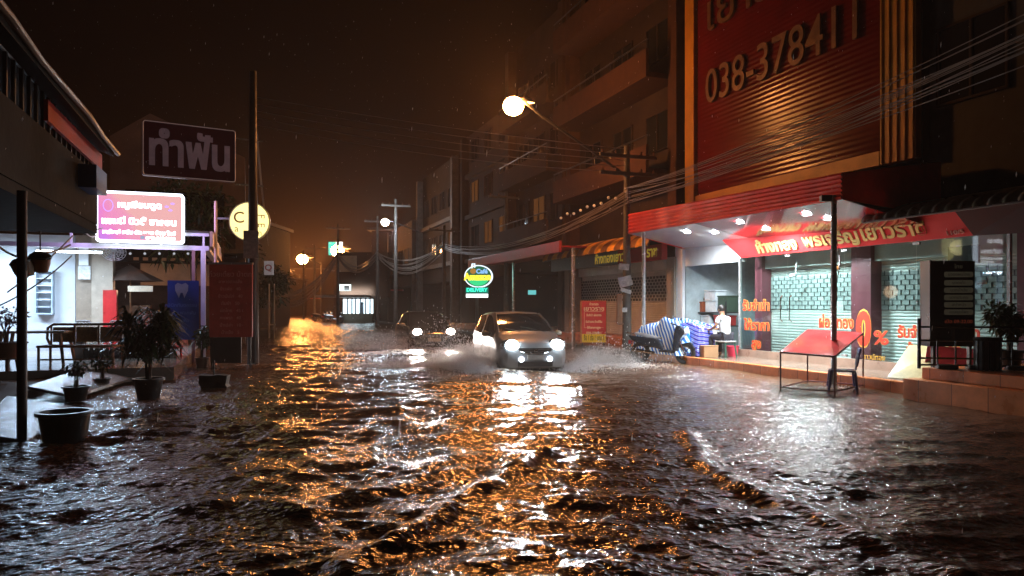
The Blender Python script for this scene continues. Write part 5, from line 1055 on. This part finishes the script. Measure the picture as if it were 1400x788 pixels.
# shelf with boxes in the open bay
u, v, z = RV(975, 470, 13.6); sh = thing('storage_rack', 'black metal rack of boxes in the open bay', 'rack', W(u, 13.6, .17)); M_ = FR(u, 13.6, .17)
b = MB(M_)
for x in (-1.15, .95):
    for y in (-.25, .25): b.box(x, x+.03, y, y+.03, 0, 1.5)
for z in (.75, 1.15): b.box(-1.15, .98, -.27, .3, z, z+.03)
b.build('rack_frame', m_black, sh)
m_tub = mat('clear storage tub', (.5,.55,.58), .3); m_bred = mat('red brown crate', (.35,.08,.03), .5)
for (x, z, w_, h_, m_, nm, lab) in ((-.7, 1.18, .85, .32, m_bred, 'crate', 'red brown crate on the top shelf of the rack'), (-.75, .78, .5, .34, m_tub, 'storage_box', 'clear tub at the left of the middle shelf'), (-.15, .78, .5, .3, m_tub, 'storage_box', 'clear tub in the middle of the rack'), (.15, 1.18, .6, .36, m_tub, 'storage_box', 'clear tub beside the red brown crate'), (.12, 1.55, .62, .3, m_tub, 'storage_box', 'topmost clear tub stacked on another tub'), (.75, 1.18, .5, .5, mat('dark green box', (.03,.06,.04), .5), 'storage_box', 'dark green box at the right end of the rack'), (.6, .78, .6, .3, m_redd, 'storage_box', 'dark red box at the right of the middle shelf')):
    b = MB(M_ @ T(x, 0, z+.002)); b.box(-w_/2+.02, w_/2-.02, -.2, .2, 0, h_-.04); b.box(-w_/2, w_/2, -.22, .22, h_-.039, h_); tag(b.build(nm, m_, bevel=.01), lab, 'box')
b = MB(M_ @ T(-.45, 0, 1.51)); 
for k in range(9): b.ball((rs.uniform(-.3,.3), rs.uniform(-.12,.12), .05+rs.uniform(0,.08)), rs.uniform(.05,.09), 6, sc=(1.3,1,.8))
tag(b.build('cloth_bundle', m_black, smooth=True), 'black bundle of cloth lying on the red brown crate', 'bundle')
# motorcycle
q = G(905, 496, .0); mc = thing('motorcycle', 'black scooter parked in front of the striped tarpaulin', 'motorcycle', (q.x, q.y+.1, -.02)); M_ = T(q.x, q.y+.1, -.02, rz=R(-32)) @ Matrix.Rotation(R(-7), 4, 'X')
mbk = mat('glossy black plastic', (.02,.022,.028), .18, var=.1, coat=.6); mgr = mat('dark grey seat', (.10,.10,.11), .4)
for x, s_ in ((-.62, 'rear'), (.66, 'front')):
    MM = M_ @ T(x, 0, .28, rx=R(90)); b = MB(MM); b.lathe([(.19,-.05),(.26,-.055),(.285,-.02),(.285,.02),(.26,.055),(.19,.05),(.19,-.05)], 24); o = b.build('wheel', m_rubber, mc, smooth=True)
    b = MB(MM); b.lathe([(.17,-.02),(.195,-.03),(.195,.03),(.17,.02)], 24); b.cyl((0,0,-.05), (0,0,.05), .04)
    for k in range(6): a = k*math.pi/3; b.cyl((0,0,0), (.18*math.cos(a), .18*math.sin(a), 0), .012, n=5)
    b.build('rim', m_chrome, o)
b = MB(M_); b.sheet(lambda a, c_: (-.78+.75*a, (.13-.03*a)*math.cos(math.pi*c_)*(.6+.4*math.sin(math.pi*min(1,a+.15))), .66+.10*(1-a)**2+.11*math.sin(math.pi*c_)*(.5+.5*math.sin(math.pi*min(1,a+.1)))), 16, 10); b.build('seat', mgr, mc, smooth=True)
b = MB(M_); b.prism([(-.98,.74),(-.85,.60),(-.55,.45),(-.15,.40),(.0,.36),(.05,.44),(-.05,.62),(-.2,.68),(-.8,.72)], -.13, .13); b.build('tail_panel', mbk, mc, bevel=.04)
b = MB(M_); b.prism([(-.05,.30),(.42,.28),(.46,.36),(-.02,.37)], -.15, .15); b.build('footboard', mbk, mc, bevel=.03)
b = MB(M_); b.prism([(.34,.32),(.50,.30),(.56,.70),(.70,.86),(.52,1.05),(.40,1.02),(.36,.80)], -.17, .17); b.build('front_shield', mbk, mc, bevel=.06)
b = MB(M_); b.prism([(.50,.52),(.80,.60),(.95,.42),(.92,.36),(.75,.56),(.5,.44)], -.07, .07); b.build('front_fender', mbk, mc, bevel=.02)
b = MB(M_); b.ball((.63, 0, .86), .11, 8, sc=(.7,1.4,.8)); b.build('headlight', mat('headlight lens', (.5,.55,.55), .08, var=0), mc, smooth=True)
b = MB(M_); b.tube([(.36, -.36, 1.06), (.42, -.15, 1.04), (.45, 0, 1.02), (.42, .15, 1.04), (.36, .36, 1.06)], .018); b.build('handlebar', m_black, mc)
for s_ in (-1, 1): b = MB(M_); b.cyl((.42, s_*.2, 1.04), (.40, s_*.27, 1.22), .008); b.ball((.40, s_*.30, 1.24), .06, 6, sc=(.3,1,.8)); b.build('mirror', m_black, mc); b = MB(M_); b.cyl((.52, s_*.08, .62), (.66, s_*.08, .28), .025); b.build('fork', m_chrome, mc)
b = MB(M_); b.cyl((-.15, -.14, .26), (-.8, -.17, .34), .045, .055); b.build('exhaust', m_chrome, mc, smooth=True)
b = MB(M_); b.tube([(-.85, -.12, .78), (-1.02, -.08, .82), (-1.02, .08, .82), (-.85, .12, .78)], .014); b.build('grab_rail', m_chrome, mc)
b = MB(M_); b.box(-.95, -.9, -.09, .09, .5, .6); b.build('tail_lamp', mat('red lens', (.4,.02,.02), .1), mc)
# sloping red display table
tA, tB, tC, tD = P(1067, 482, 13.6), P(1141, 488, 12.9), P(1180, 456, 14.0), P(1104, 452, 14.8)
dt = thing('display_stand', 'metal frame stand with a sloping wet red top beside the canopy pole', 'stand', (tA.x, tA.y, 0)); m_rt = mat('wet red tabletop', (.55,.05,.05), .16, var=.15); m_fr = mat('dark red frame', (.12,.02,.02), .4)
up_ = Vector((0,0,.02)); b = MB(); b.add([tA, tB, tC, tD, tA+up_, tB+up_, tC+up_, tD+up_], [(3,2,1,0),(4,5,6,7),(0,1,5,4),(1,2,6,5),(2,3,7,6),(3,0,4,7)]); b.build('table_top', m_rt, dt)
for (a, c_) in ((tA, tB), (tB, tC), (tC, tD), (tD, tA)): b = MB(); b.cyl(a, c_, .018, n=8); b.build('top_rail', m_fr, dt)
ft = [Vector((p_.x, p_.y, .03)) for p_ in (tA, tB, tC, tD)]
for a, c_ in zip((tA, tB, tC, tD), ft): b = MB(); b.cyl(a, c_-Vector((0,0,.15)), .016, n=8); b.build('leg', m_fr, dt)
for k in range(4): b = MB(); b.cyl(ft[k], ft[(k+1) % 4], .014, n=8); b.build('lower_rail', m_fr, dt)
# navy plastic chair
q = G(1160, 533); nc = thing('plastic_chair', 'navy blue plastic chair standing in the water behind the canopy pole', 'chair', (q.x-.05, q.y, -.05)); M_ = T(q.x-.05, q.y+.1, -.05, rz=R(-20))
b = MB(M_); b.box(-.24, .2, -.22, .22, .38, .41); b.build('seat', m_navy, nc, bevel=.012)
b = MB(M_ @ T(.2, 0, .41) @ Matrix.Rotation(R(10), 4, 'Y')); b.prism([(-.01,0),(.02,0),(.02,.4),(-.01,.4)], -.055, .055); b.box(-.012, .022, -.2, .2, .32, .42); b.box(-.01, .02, -.19, -.14, .08, .34); b.box(-.01, .02, .14, .19, .08, .34); b.build('backrest', m_navy, nc, bevel=.01)
for a in (-.22, .18):
    for c_ in (-.2, .2): b = MB(M_); b.cyl((a*1.25, c_*1.2, -.1), (a, c_, .38), .018, .03, n=6); b.build('leg', m_navy, nc)
# yellow folded board
q = G(1262, 520, .17); yb = thing('folded_board', 'pale yellow folded board lying slanted against the terrace', 'board', q); A_, B_, C_, D_ = P(1213, 516, 13.0), P(1258, 520, 12.6), P(1300, 470, 13.1), P(1243, 472, 13.6)
b = MB(); b.add([A_, B_, C_, D_]+[p_+Vector((.02,.05,-.02)) for p_ in (A_, B_, C_, D_)], [(0,1,2,3),(7,6,5,4),(0,4,5,1),(1,5,6,2),(2,6,7,3),(3,7,4,0)]); b.build('yellow_panel', mat('pale yellow board', (.75,.65,.3), .4), yb)
b = MB(); E0, E1 = P(1268, 472, 13.0), P(1338, 478, 12.9); E2, E3 = P(1330, 505, 12.9), P(1262, 512, 12.9); b.add([E3, E2, E1, E0], [(0,1,2,3)]); b.build('pink_panel', mat('pink print', (.7,.15,.4), .4), yb)
# dark standing sign, trolley rail, bin, shrub
base = G(1303, 503, .52); ds = thing('standing_sign', 'tall black double sided sign with pale rounded menu bars on the terrace', 'sign board', (base.x, base.y, .52)); k_ = base.y/1000; M_ = T(base.x, base.y, .52, rz=R(-3))
b = MB(M_); z0 = (503-474)*k_; z1 = (503-357)*k_; b.box(-29*k_, 29*k_, 0, .12, z0, z1); b.build('panel', m_black, ds)
b = MB(M_); b.box(-30*k_-.02, -29*k_-.001, -.02, .3, z0, z1+.01); b.build('side_panel', m_black, ds)
mbar = mat('dull gold bar', (.20,.17,.10), .5, emit=(.5,.45,.3), es=.03); mtx2 = mat('dull lettering', (.06,.05,.04), .5)
for k, py in enumerate((375.5, 387, 397, 407, 417, 427)):
    zz = (503-py)*k_; b = MB(M_); b.prism(rrect(-12*k_, 26*k_, zz-.045, zz+.045, .03), -.012, -.002); b.build('menu_bar', mbar, ds); text(['นวดแผนไทย', 'นวดเท้า', 'นวดน้ำมัน', 'นวดประคบ', 'สปาหน้า', 'อบสมุนไพร'][k], .07, M_ @ T(7*k_, -.016, zz), mtx2, 'lettering', ds, ext=.001)
text('ไทย', .09, M_ @ T(7*k_, -.006, (503-365)*k_), mbar, 'lettering', ds, ext=.001)
text('เปิด 09-22.00', .08, M_ @ T(7*k_, -.006, (503-440)*k_), mat('dull red lettering', (.3,.06,.03), .5, emit=(1,.2,.1), es=.05), 'lettering', ds, ext=.001, width=.44)
b = MB(M_); b.box(-2*k_, 2*k_, -.01, -.002, (503-468)*k_, (503-450)*k_); b.build('figure_mark', mtx2, ds)
for x in (-24*k_, 24*k_):
    b = MB(M_); b.box(x-.02, x+.02, .02, .1, .0, z0-.001); b.build('leg', m_black, ds)
tr = thing('metal_railing', 'low black metal railing with round feet round the black sign', 'railing', (base.x, base.y, .52))
g0, g1 = G(1251, 503, .52), G(1420, 506, .52); M_ = T(g0.x, g0.y-.12, .52, rz=math.atan2(g1.y-g0.y, g1.x-g0.x)); Ln = 2.1
b = MB(M_); b.cyl((0,0,0), (0,0,.82), .028); b.build('post', m_black, tr)
for k in range(1, 8): b = MB(M_); b.cyl((k*.27, 0, .06), (k*.27, 0, .46 if k > 1 else .46), .014, n=6); b.build('post', m_black, tr)
for z in (.06, .17, .46, .68): b = MB(M_); b.cyl((0, 0, z), (Ln, 0, z), .016, n=6); b.build('rail', m_black, tr)
for x in (.25, .7, 1.25): b = MB(M_); b.box(x, x+.3, -.12, .1, 0, .07); b.build('foot', m_black, tr, bevel=.02)
q = G(1362, 508, .52); bi = thing('litter_bin', 'black slatted litter bin between the black sign and the shrub', 'bin', (q.x, q.y, .52)); M_ = T(q.x, q.y+.2, .52)
for k in range(14): a = k*2*math.pi/14; b = MB(M_ @ Matrix.Rotation(a, 4, 'Z')); b.box(.16, .185, -.025, .025, 0, .5); b.build('slat', m_black, bi)
b = MB(M_); b.lathe([(.18,.47),(.2,.47),(.2,.52),(.18,.52),(.18,.47)], 24); b.lathe([(.001,.01),(.16,.01),(.16,.45)], 20); b.build('liner', m_dark, bi)
q = G(1385, 505, .52); potted('potted_plant', 'leafy green shrub in a dark pot at the right edge', (q.x+.05, q.y+.15, .52), .2, .3, m_pot, 'leaf', .65, (.42,.36,.3), 650, .14, .06, 31, m_leaf, stems=11)
# camera, screen on the shop front
q = RV(1316, 352, 12.9); b = MB(FR(q[0], 12.95, q[2])); b.box(-.32, .28, -.05, .05, -.12, .22); tag(b.build('wall_screen', m_black, bevel=.01), 'black screen fixed inside the glass near the right end', 'screen')
for i, (px, py, lab) in enumerate(((1147, 366, 'orange and black security camera left of the tall canopy pole'), (1088, 376, 'white twin security camera hanging inside the glass'), (1350, 385, 'white security camera near the right end of the glass'))):
    q = RV(px, py, 12.45 if i == 0 else 13.0); M_ = FR(*q); r_ = thing('security_camera', lab, 'camera', W(*q), 'security cameras on the shopfront'); b = MB(M_); b.cyl((0,0,0), (-.16,-.06,-.03), .045, n=10); b.build('camera_body', m_white if i else mat('orange plastic', (.7,.25,.05), .4), r_); b = MB(M_); b.cyl((0,0,.02), (0,.02,.35), .012); b.build('bracket', m_white, r_)

# ------------------------------------------------------------------ seated person
from mathutils import Quaternion
def skin_mesh(name, joints, edges, radii, m, parent, sub=2, root=0):
    me = bpy.data.meshes.new(name); off = wl(parent); me.from_pydata([tuple(Vector(j)-off) for j in joints], edges, []); o = bpy.data.objects.new(name, me); COL.objects.link(o)
    md = o.modifiers.new('skin', 'SKIN'); md.use_smooth_shade = True
    for i, r_ in enumerate(radii):
        rr_ = r_ if isinstance(r_, tuple) else (r_, r_); me.skin_vertices[0].data[i].radius = rr_
    me.skin_vertices[0].data[root].use_root = True
    s_ = o.modifiers.new('sub', 'SUBSURF'); s_.levels = sub; s_.render_levels = sub
    dg = bpy.context.evaluated_depsgraph_get(); dg.update(); nm = bpy.data.meshes.new_from_object(o.evaluated_get(dg)); bpy.data.objects.remove(o)
    nm.materials.clear(); nm.materials.append(m); o = bpy.data.objects.new(name, nm); COL.objects.link(o); WL[o.name] = Vector(off); o.parent = parent; nm.name = name
    nm.polygons.foreach_set('use_smooth', [True]*len(nm.polygons)); return o
q = G(992, 489, .17); M_ = T(q.x, q.y, .17, rz=R(118))      # x forward (away and to the left), y left
stl = thing('stool', 'small green legged stool the man in the white shirt sits on', 'stool', q); mst = mat('green plastic', (.03,.10,.07), .4)
b = MB(M_); b.box(-.2, .2, -.2, .2, .41, .45); b.build('seat', mat('pale wet seat', (.4,.42,.42), .2), stl, bevel=.012)
for a in (-.16, .16):
    for c_ in (-.16, .16): b = MB(M_); b.cyl((a*1.25, c_*1.25, 0), (a, c_, .41), .02, .025, n=6); b.build('leg', mst, stl)
pr = thing('person', 'seated person in a white t-shirt and dark trousers seen from behind at the stall table', 'person', q)
def L(*a): return M_ @ Vector(a)
J = [(0,0,.53),(0.02,0,.70),(.05,0,.90),(.09,0,1.04),(.125,0,1.13),(.15,0,1.20),(.16,0,1.28),
     (.08,.15,1.02),(.14,.22,.84),(.34,.20,.74),(.42,.18,.735), (.08,-.15,1.02),(.14,-.22,.84),(.34,-.20,.74),(.42,-.18,.735),
     (.02,.10,.52),(.38,.15,.54),(.36,.15,.12),(.36,.15,.04),(.47,.16,.03), (.02,-.10,.52),(.38,-.15,.54),(.36,-.15,.12),(.36,-.15,.04),(.47,-.16,.03)]
Ed = [(0,1),(1,2),(2,3),(3,4),(4,5),(5,6),(3,7),(7,8),(8,9),(9,10),(3,11),(11,12),(12,13),(13,14),(0,15),(15,16),(16,17),(17,18),(18,19),(0,20),(20,21),(21,22),(22,23),(23,24)]
Rd = [.13,.12,.14,.12,.052,.085,.085,.055,.042,.03,.025,.055,.042,.03,.025,.09,.062,.042,.035,.03,.09,.062,.042,.035,.03]
for s_ in (1, -1):
    w0 = len(J); wi = 10 if s_ == 1 else 14; J.append((.49, s_*.17, .735)); Ed.append((wi, w0)); Rd.append((.018,.034))
    for k in range(4):
        oy = s_*(.17+(k-1.5)*.02); n0 = len(J); J += [(.535+.01*(k in (1,2)), oy, .735), (.57+.012*(k in (1,2)), oy, .725), (.59, oy, .712)]; Ed += [(w0, n0), (n0, n0+1), (n0+1, n0+2)]; Rd += [.0095,.0085,.0075]
    n0 = len(J); J += [(.47, s_*.125, .73), (.50, s_*.105, .722)]; Ed += [(wi, n0), (n0, n0+1)]; Rd += [.012, .009]
skin_mesh('body', [L(*j) for j in J], Ed, Rd, m_skin, pr)
skin_mesh('shirt', [L(*j) for j in ((0,0,.56),(.02,0,.72),(.05,0,.92),(.085,0,1.04),(.11,0,1.10),(.085,.155,1.03),(.12,.205,.90),(.085,-.155,1.03),(.12,-.205,.90))], [(0,1),(1,2),(2,3),(3,4),(3,5),(5,6),(3,7),(7,8)], [(.165,.15),(.16,.145),(.17,.15),(.14,.12),.075,.075,.066,.075,.066], m_shirt, pr)
skin_mesh('trousers', [L(*j) for j in ((0,0,.54),(.02,.10,.53),(.39,.15,.55),(.36,.15,.10),(.02,-.10,.53),(.39,-.15,.55),(.36,-.15,.10))], [(0,1),(1,2),(2,3),(0,4),(4,5),(5,6)], [.15,.105,.075,.056,.105,.075,.056], m_trou, pr)
hd = L(.165, 0, 1.28); b = MB(T(hd, rz=R(118))); b.ball((0,0,-.01), .098, 12, sc=(1.02,.82,1.15)); b.ball((.095,0,-.03), .017, 6, sc=(1,.8,1.3)); b.build('face', m_skin, pr, smooth=True)
for s_ in (1,-1): b = MB(T(hd, rz=R(118))); b.ball((.0, s_*.082, -.02), .024, 6, sc=(.8,.35,1.3)); b.build('ear', m_skin, pr, smooth=True); b = MB(T(hd, rz=R(118))); b.ball((.088, s_*.03, .0), .011, 6); b.build('eye', m_black, pr)
b = MB(T(hd, rz=R(118))); b.box(.086, .096, -.02, .02, -.07, -.062); b.build('mouth', mat('lips', (.25,.08,.07), .5), pr)
b = MB(T(hd, rz=R(118), ry=R(-18))); b.sheet(lambda a, c_: (.108*math.cos(2*math.pi*a)*math.sin(math.pi*.62*c_+.001)*(.97), .09*math.sin(2*math.pi*a)*math.sin(math.pi*.62*c_+.001), .125*math.cos(math.pi*.62*c_)+.0), 20, 12); b.build('hair', m_hair, pr, smooth=True)
q2 = L(.3, -.55, 0); b = MB(T(q2)); b.lathe([(.001,0),(.13,0),(.17,.26),(.18,.26),(.18,.28),(.15,.28),(.13,.02)], 18); tag(b.build('bucket', mat('pink plastic', (.6,.04,.08), .35), smooth=True), 'pink red bucket on the pavement right of the seated person', 'bucket')

# ------------------------------------------------------------------ lit signs and far street
cs = thing('coffee_sign', 'round green lit coffee sign with yellow and blue lettering above a DELIVERY board', 'sign', P(654, 376, 34)); D_ = 34; k_ = D_/1000; M_ = T(P(654, 378, D_), rz=R(-6))
def ell(rx_, rz_, n_=32): return [(rx_*math.cos(2*math.pi*k/n_), rz_*math.sin(2*math.pi*k/n_)) for k in range(n_)]
b = MB(M_); b.prism(ell(19.5*k_, 15.5*k_), 0, .2); b.build('white_rim', emis('sign white rim', (.75,.9,1), 1.3), cs)
b = MB(M_); b.prism(ell(18*k_, 14*k_), -.02, -.001); b.build('green_face', emis('sign dark green', (.01,.10,.05), 1), cs)
b = MB(M_); b.add([(x, -.025, z-1*k_) for x, z in [(15*k_*math.cos(t), 12*k_*math.sin(t)) for t in np.linspace(math.pi*1.02, math.pi*1.98, 18)]], [tuple(range(18))]); b.build('green_field', emis('sign bright green', (.03,.62,.22), 1), cs)
text('Amazon', 13*k_, M_ @ T(-1*k_, -.04, -1*k_), emis('sign yellow', (1,.72,.04), 1.5), 'lettering', cs, bold=.02, width=37*k_); text('Café', 8.5*k_, M_ @ T(5*k_, -.04, 6.5*k_), emis('sign pale blue', (.25,.5,.9), 1), 'lettering', cs, bold=.012)
b = MB(M_); b.ball((-7*k_, -.06, 7*k_), 4.2*k_, 7, sc=(1,.3,.9)); b.build('brown_mark', emis('sign brown', (.35,.16,.03), 1), cs); b = MB(M_); b.tube([(-9*k_, -.05, 11*k_), (-8*k_, -.05, 17*k_), (-5*k_, -.05, 17*k_), (-5*k_, -.05, 12*k_)], .04); b.build('leaf_mark', emis('sign white rim', (.75,.9,1), 1.3), cs)
M2 = T(P(652, 398, D_), rz=R(-6)); b = MB(M2); b.box(-15.5*k_, 15.5*k_, 0, .1, -2.8*k_, 5*k_); b.build('delivery_panel', emis('teal panel', (.0,.16,.11), 1), cs); text('DELIVERY', 6.6*k_, M2 @ T(0, -.02, 1.2*k_), emis('teal letters', (.05,.95,.6), 1.3), 'lettering', cs, bold=.01, width=29*k_)
b = MB(M2); b.box(-15*k_, 15*k_, 0, .1, -9*k_, -4*k_); b.build('number_panel', emis('white panel', (.9,1,1), 2), cs)
b = MB(); p_ = P(652, 408, D_+.2); b.cyl((p_.x, p_.y, -.2), (p_.x, p_.y, EYE+34*k_), .07); tag(b.build('sign_pole', m_black), 'dark pole behind the coffee sign', 'pole')
area('coffee_sign_light', T(P(654, 380, 33.5)) @ Matrix.Rotation(R(90), 4, 'X'), 1.3, 1.2, 18, (.3,1,.7), cs)
def simple_sign(px0, px1, py0, py1, D, m, body, ml, name, label, size=None):
    a = P(px0, py1, D); c_ = P(px1, py0, D); r_ = thing(name, label, 'sign', a); b = MB(); b.box(a.x, c_.x, D, D+.15, a.z, c_.z); b.build('sign_panel', m, r_)
    if body: text(body, size or (c_.z-a.z)*.8, T((a.x+c_.x)/2, D-.02, (a.z+c_.z)/2), ml, 'lettering', r_, bold=.01, width=(c_.x-a.x)*.8)
    return r_
simple_sign(449, 459, 331, 349, 71, emis('green sign', (.05,.6,.45), 1.4), None, None, 'lit_sign', 'green and white lit sign beside the bright far lamp'); simple_sign(459.3, 468, 331, 349, 71, emis('white sign panel', (1,.95,.85), 2.2), None, None, 'lit_sign', 'white half of the sign beside the bright far lamp')
simple_sign(374, 390, 374.5, 388, 60, emis('teal sign', (.0,.45,.42), 1.1), '24', emis('white teal letters', (.6,1,.95), 2), 'lit_sign', 'small teal lit sign reading 24 down the left side')
simple_sign(361, 373, 357, 376, 40, mat('pale sign', (.5,.48,.5), .5, emit=(.6,.55,.6), es=.16), 'Q', mat('red lettering', (.4,.05,.05), .5), 'hanging_sign', 'small pale square sign on the left beyond the dark pole', .45)
simple_sign(668, 678, 367, 372, 45, emis('white sign panel', (1,.95,.85), 2.2), None, None, 'lit_sign', 'tiny white lit sign right of the coffee sign')
simple_sign(722, 733, 397, 403, 30, emis('dim cyan', (.12,.5,.5), .9), None, None, 'lit_sign', 'tiny cyan lit sign above the silver hatchback')
# white lit shop
a = P(432, 441, 66); ws_ = thing('lit_shop', 'bright white lit shop with a lit upper window far down the street', 'building', (a.x+2.4, 66, 0)); zf = EYE-13*.066
def zz_(py): return EYE-(py-HY)*.066
def xx_(px): return (px-700)*.066
b = MB(); b.box(xx_(463), xx_(507), 67.5, 75, -.2, zz_(425)); b.box(xx_(463), xx_(530), 66, 75, zz_(407), zz_(345)); b.build('wall', brn, ws_)
b = MB(); b.box(xx_(466), xx_(506), 66.9, 67.4, zz_(429), zz_(409)); b.build('lit_interior', emis('white shop light', (.72,.92,1), 3), ws_)
b = MB()
for px in (472, 478, 483, 490, 497, 503): b.box(xx_(px), xx_(px+1.6), 66.6, 66.85, zz_(429), zz_(409))
b.box(xx_(489), xx_(495), 66.7, 66.8, zz_(429), zz_(413)); b.build('window_bars', mat('grey bars', (.15,.2,.25), .5), ws_)
b = MB(); b.box(xx_(462), xx_(508), 66.2, 66.6, -.2, zz_(429)); b.build('counter_wall', mat('greenish wall', (.12,.12,.09), .7), ws_)
b = MB(); b.box(xx_(463), xx_(480), 65.9, 65.98, zz_(398), zz_(389)); b.build('upper_window', emis('white window', (.8,1,.95), 1.6), ws_); b = MB(); b.box(xx_(471), xx_(478), 65.85, 65.89, zz_(397.5), zz_(391)); b.build('dark_pane', m_dark, ws_)
b = MB(); b.box(xx_(440), xx_(508), 63.5, 66, zz_(407), zz_(404)); b.build('awning', mat('grey awning', (.3,.28,.25), .5), ws_); b = MB(); b.box(xx_(463), xx_(488), 65.8, 65.9, zz_(372), zz_(350)); b.build('wall_panel', mat('pale wall panel', (.4,.32,.22), .6), ws_)
area('shop_light', T(xx_(485), 65.5, 2.6) @ Matrix.Rotation(R(75), 4, 'X'), 3, .8, 260, (.75,.92,1), ws_)
area('shop_light', T(xx_(447), 65, 2.2) @ Matrix.Rotation(R(20), 4, 'X'), 1, .5, 60, (.75,.92,1), ws_)
# parked motorbikes by the lit shop: copies of the near scooter
for i, (px, py, a, lab) in enumerate(((438, 440, 20, 'parked scooter at the left of the row by the white lit shop'), (447, 440.5, -15, 'middle scooter of the row by the white lit shop'), (456, 441.5, 30, 'parked scooter nearest to the pole by the white lit shop'))):
    g = G(px, py); dup(mc, (g.x, g.y, 0), R(a), lab)
# far houses, left and end of the street
def farhouse(label, px0, px1, D, h, dep, m, wins=(), name='house'):
    x0, x1 = (px0-700)*D/1000, (px1-700)*D/1000; r_ = thing(name, label, 'building', ((x0+x1)/2, D, 0)); b = MB(); b.box(x0, x1, D, D+dep, -.2, h); b.build('wall', m, r_)
    b = MB(); b.box(x0-.3, x1+.3, D-.8, D+dep, h+.002, h+.25); b.build('roof', m_concd, r_); b = MB(); b.box(x0-.1, x1+.1, D-1.4, D-.01, 2.9, 3.05); b.build('awning', m_redd, r_)
    n_ = max(2, int((x1-x0)/2.2))
    for k in range(n_): window(r_, T(x0+(k+.5)*(x1-x0)/n_, D-.01, 4.0), .9, 1.2, m_litwin if (k in wins) else None); b = MB(); x = x0+(k+.5)*(x1-x0)/n_; b.box(x-.8, x+.8, D-.06, D-.002, .1, 2.6); b.build('shutter', m_plasterd, r_)
    return r_
farhouse('dark shophouse far away behind the street lamps', 395, 440, 150, 9, 10, brn); farhouse('low house at the end of the street', 350, 396, 120, 6, 10, m_plasterd); farhouse('dark two storey house between the lit shop and the dark car', 508, 552, 69, 8.6, 6, brn, ()); 
farhouse('house behind the trees on the left side', 300, 350, 52, 7.5, 8, m_plasterd)
# grey house behind the hanging dental sign
x0 = RU(150, 300, 32)[1]; x1 = RU(335, 300, 32)[1]; gh = thing('gabled_house', 'dim grey gabled house behind the hanging maroon sign', 'building', W(32, (x0+x1)/2, 0))
b = MB(ca); zt_ = RU(190, 175, 32)[2]; b.prism([(x0,-.1),(x1,-.1),(x1,zt_-.9),(RU(205,170,32)[1],zt_+.6),(x0,zt_-.4)], 32, 40); b.build('wall', mat('grey house wall', (.12,.09,.075), .8, var=.4, vs=.7), gh)
b = MB(ca); x = RU(322, 330, 31.8)[1]; b.box(x-1.9, x, 31.6, 31.95, RU(300, 352, 31.7)[2], RU(300, 320, 31.7)[2]); b.build('sign_panel', m_dark, gh); text('นัก', .8, FC(31.55, x-.8, RU(300, 332, 31.5)[2]), m_gold2, 'lettering', gh, bold=.02)
for k, x in enumerate(np.linspace(x0+1, x1-1.2, 4)): window(gh, ca @ T(x, 31.98, 4.9), .9, 1.2)
b = MB(ca); b.box(x0, x1+.2, 30.6, 31.99, 3.6, 3.75); b.build('awning', m_concd, gh)
def tree(label, base, h, crown, cz_, n_, L, wd, seed, m=m_leafd):
    r = thing('tree', label, 'tree', base); x, y, z = base; rs_t = random.Random(seed); b = MB(); b.tube([(x,y,z-.2),(x+.1,y,z+h*.35),(x-.05,y+.1,z+h*.6)], [.16,.12,.08], n=8); tips = []
    for k in range(14):
        a = rs_t.uniform(0, 6.28); t_ = Vector((x+crown[0]*.8*math.cos(a)*rs_t.random()**.5, y+crown[1]*.8*math.sin(a), z+cz_+crown[2]*rs_t.uniform(-.7,.9))); b.tube([(x, y+.05, z+h*.5), Vector((x,y,z+h*.55)).lerp(t_, .5)+Vector((0,0,.2)), t_], [.06,.035,.012], n=5); tips.append(t_)
    b.build('trunk', m_bark, r, smooth=True); b = MB()
    for i, t_ in enumerate(tips): leafball(b, t_, tuple(c_*.42 for c_ in crown), n_//14, L, wd, seed*7+i, upb=.1)
    b.build('crown', m, r); return r
g = P(262, 300, 25); tree('scraggly dark tree behind the pink sign and the hanging sign', (g.x, g.y, 0), 6, (1.3,1.2,1.5), 4.4, 900, .34, .12, 41)
g = G(372, 448); tree('dark bushy tree at the left kerb beyond the pole', (g.x, g.y, 0), 5, (1.4,1.2,1.5), 2.9, 1400, .28, .15, 42); g = G(340, 452); tree('dark tree behind the brown board', (g.x-1, g.y, 0), 6, (1.8,1.5,2.0), 3.8, 1200, .3, .15, 43)
g = G(368, 462); b = MB(); b.cyl((g.x, g.y, -.1), (g.x, g.y, 2.6), .04); b.cyl((g.x+.25, g.y, -.1), (g.x+.25, g.y, 2.6), .03); b.box(g.x-.05, g.x+.3, g.y-.03, g.y+.03, .6, .66); tag(b.build('kerb_rail', m_whitem), 'pale thin posts at the left kerb beyond the utility pole', 'post')
g = G(440, 439); 

# ------------------------------------------------------------------ air
b = MB(); b.box(-85, 60, -6, 205, -1.6, 17.5); hz_ = b.build('haze', None); hz_.data.materials.clear(); hz_['kind'] = 'stuff'; hz_['label'] = 'thin rainy haze glowing round the lamps'
m = bpy.data.materials.new('haze'); m.use_nodes = True; n = m.node_tree; n.nodes.clear(); v = n.nodes.new('ShaderNodeVolumePrincipled'); v.inputs['Color'].default_value = (.88,.70,.60,1); v.inputs['Density'].default_value = .0014; v.inputs['Anisotropy'].default_value = .45
oo = n.nodes.new('ShaderNodeOutputMaterial'); n.links.new(v.outputs[0], oo.inputs['Volume']); hz_.data.materials.append(m)
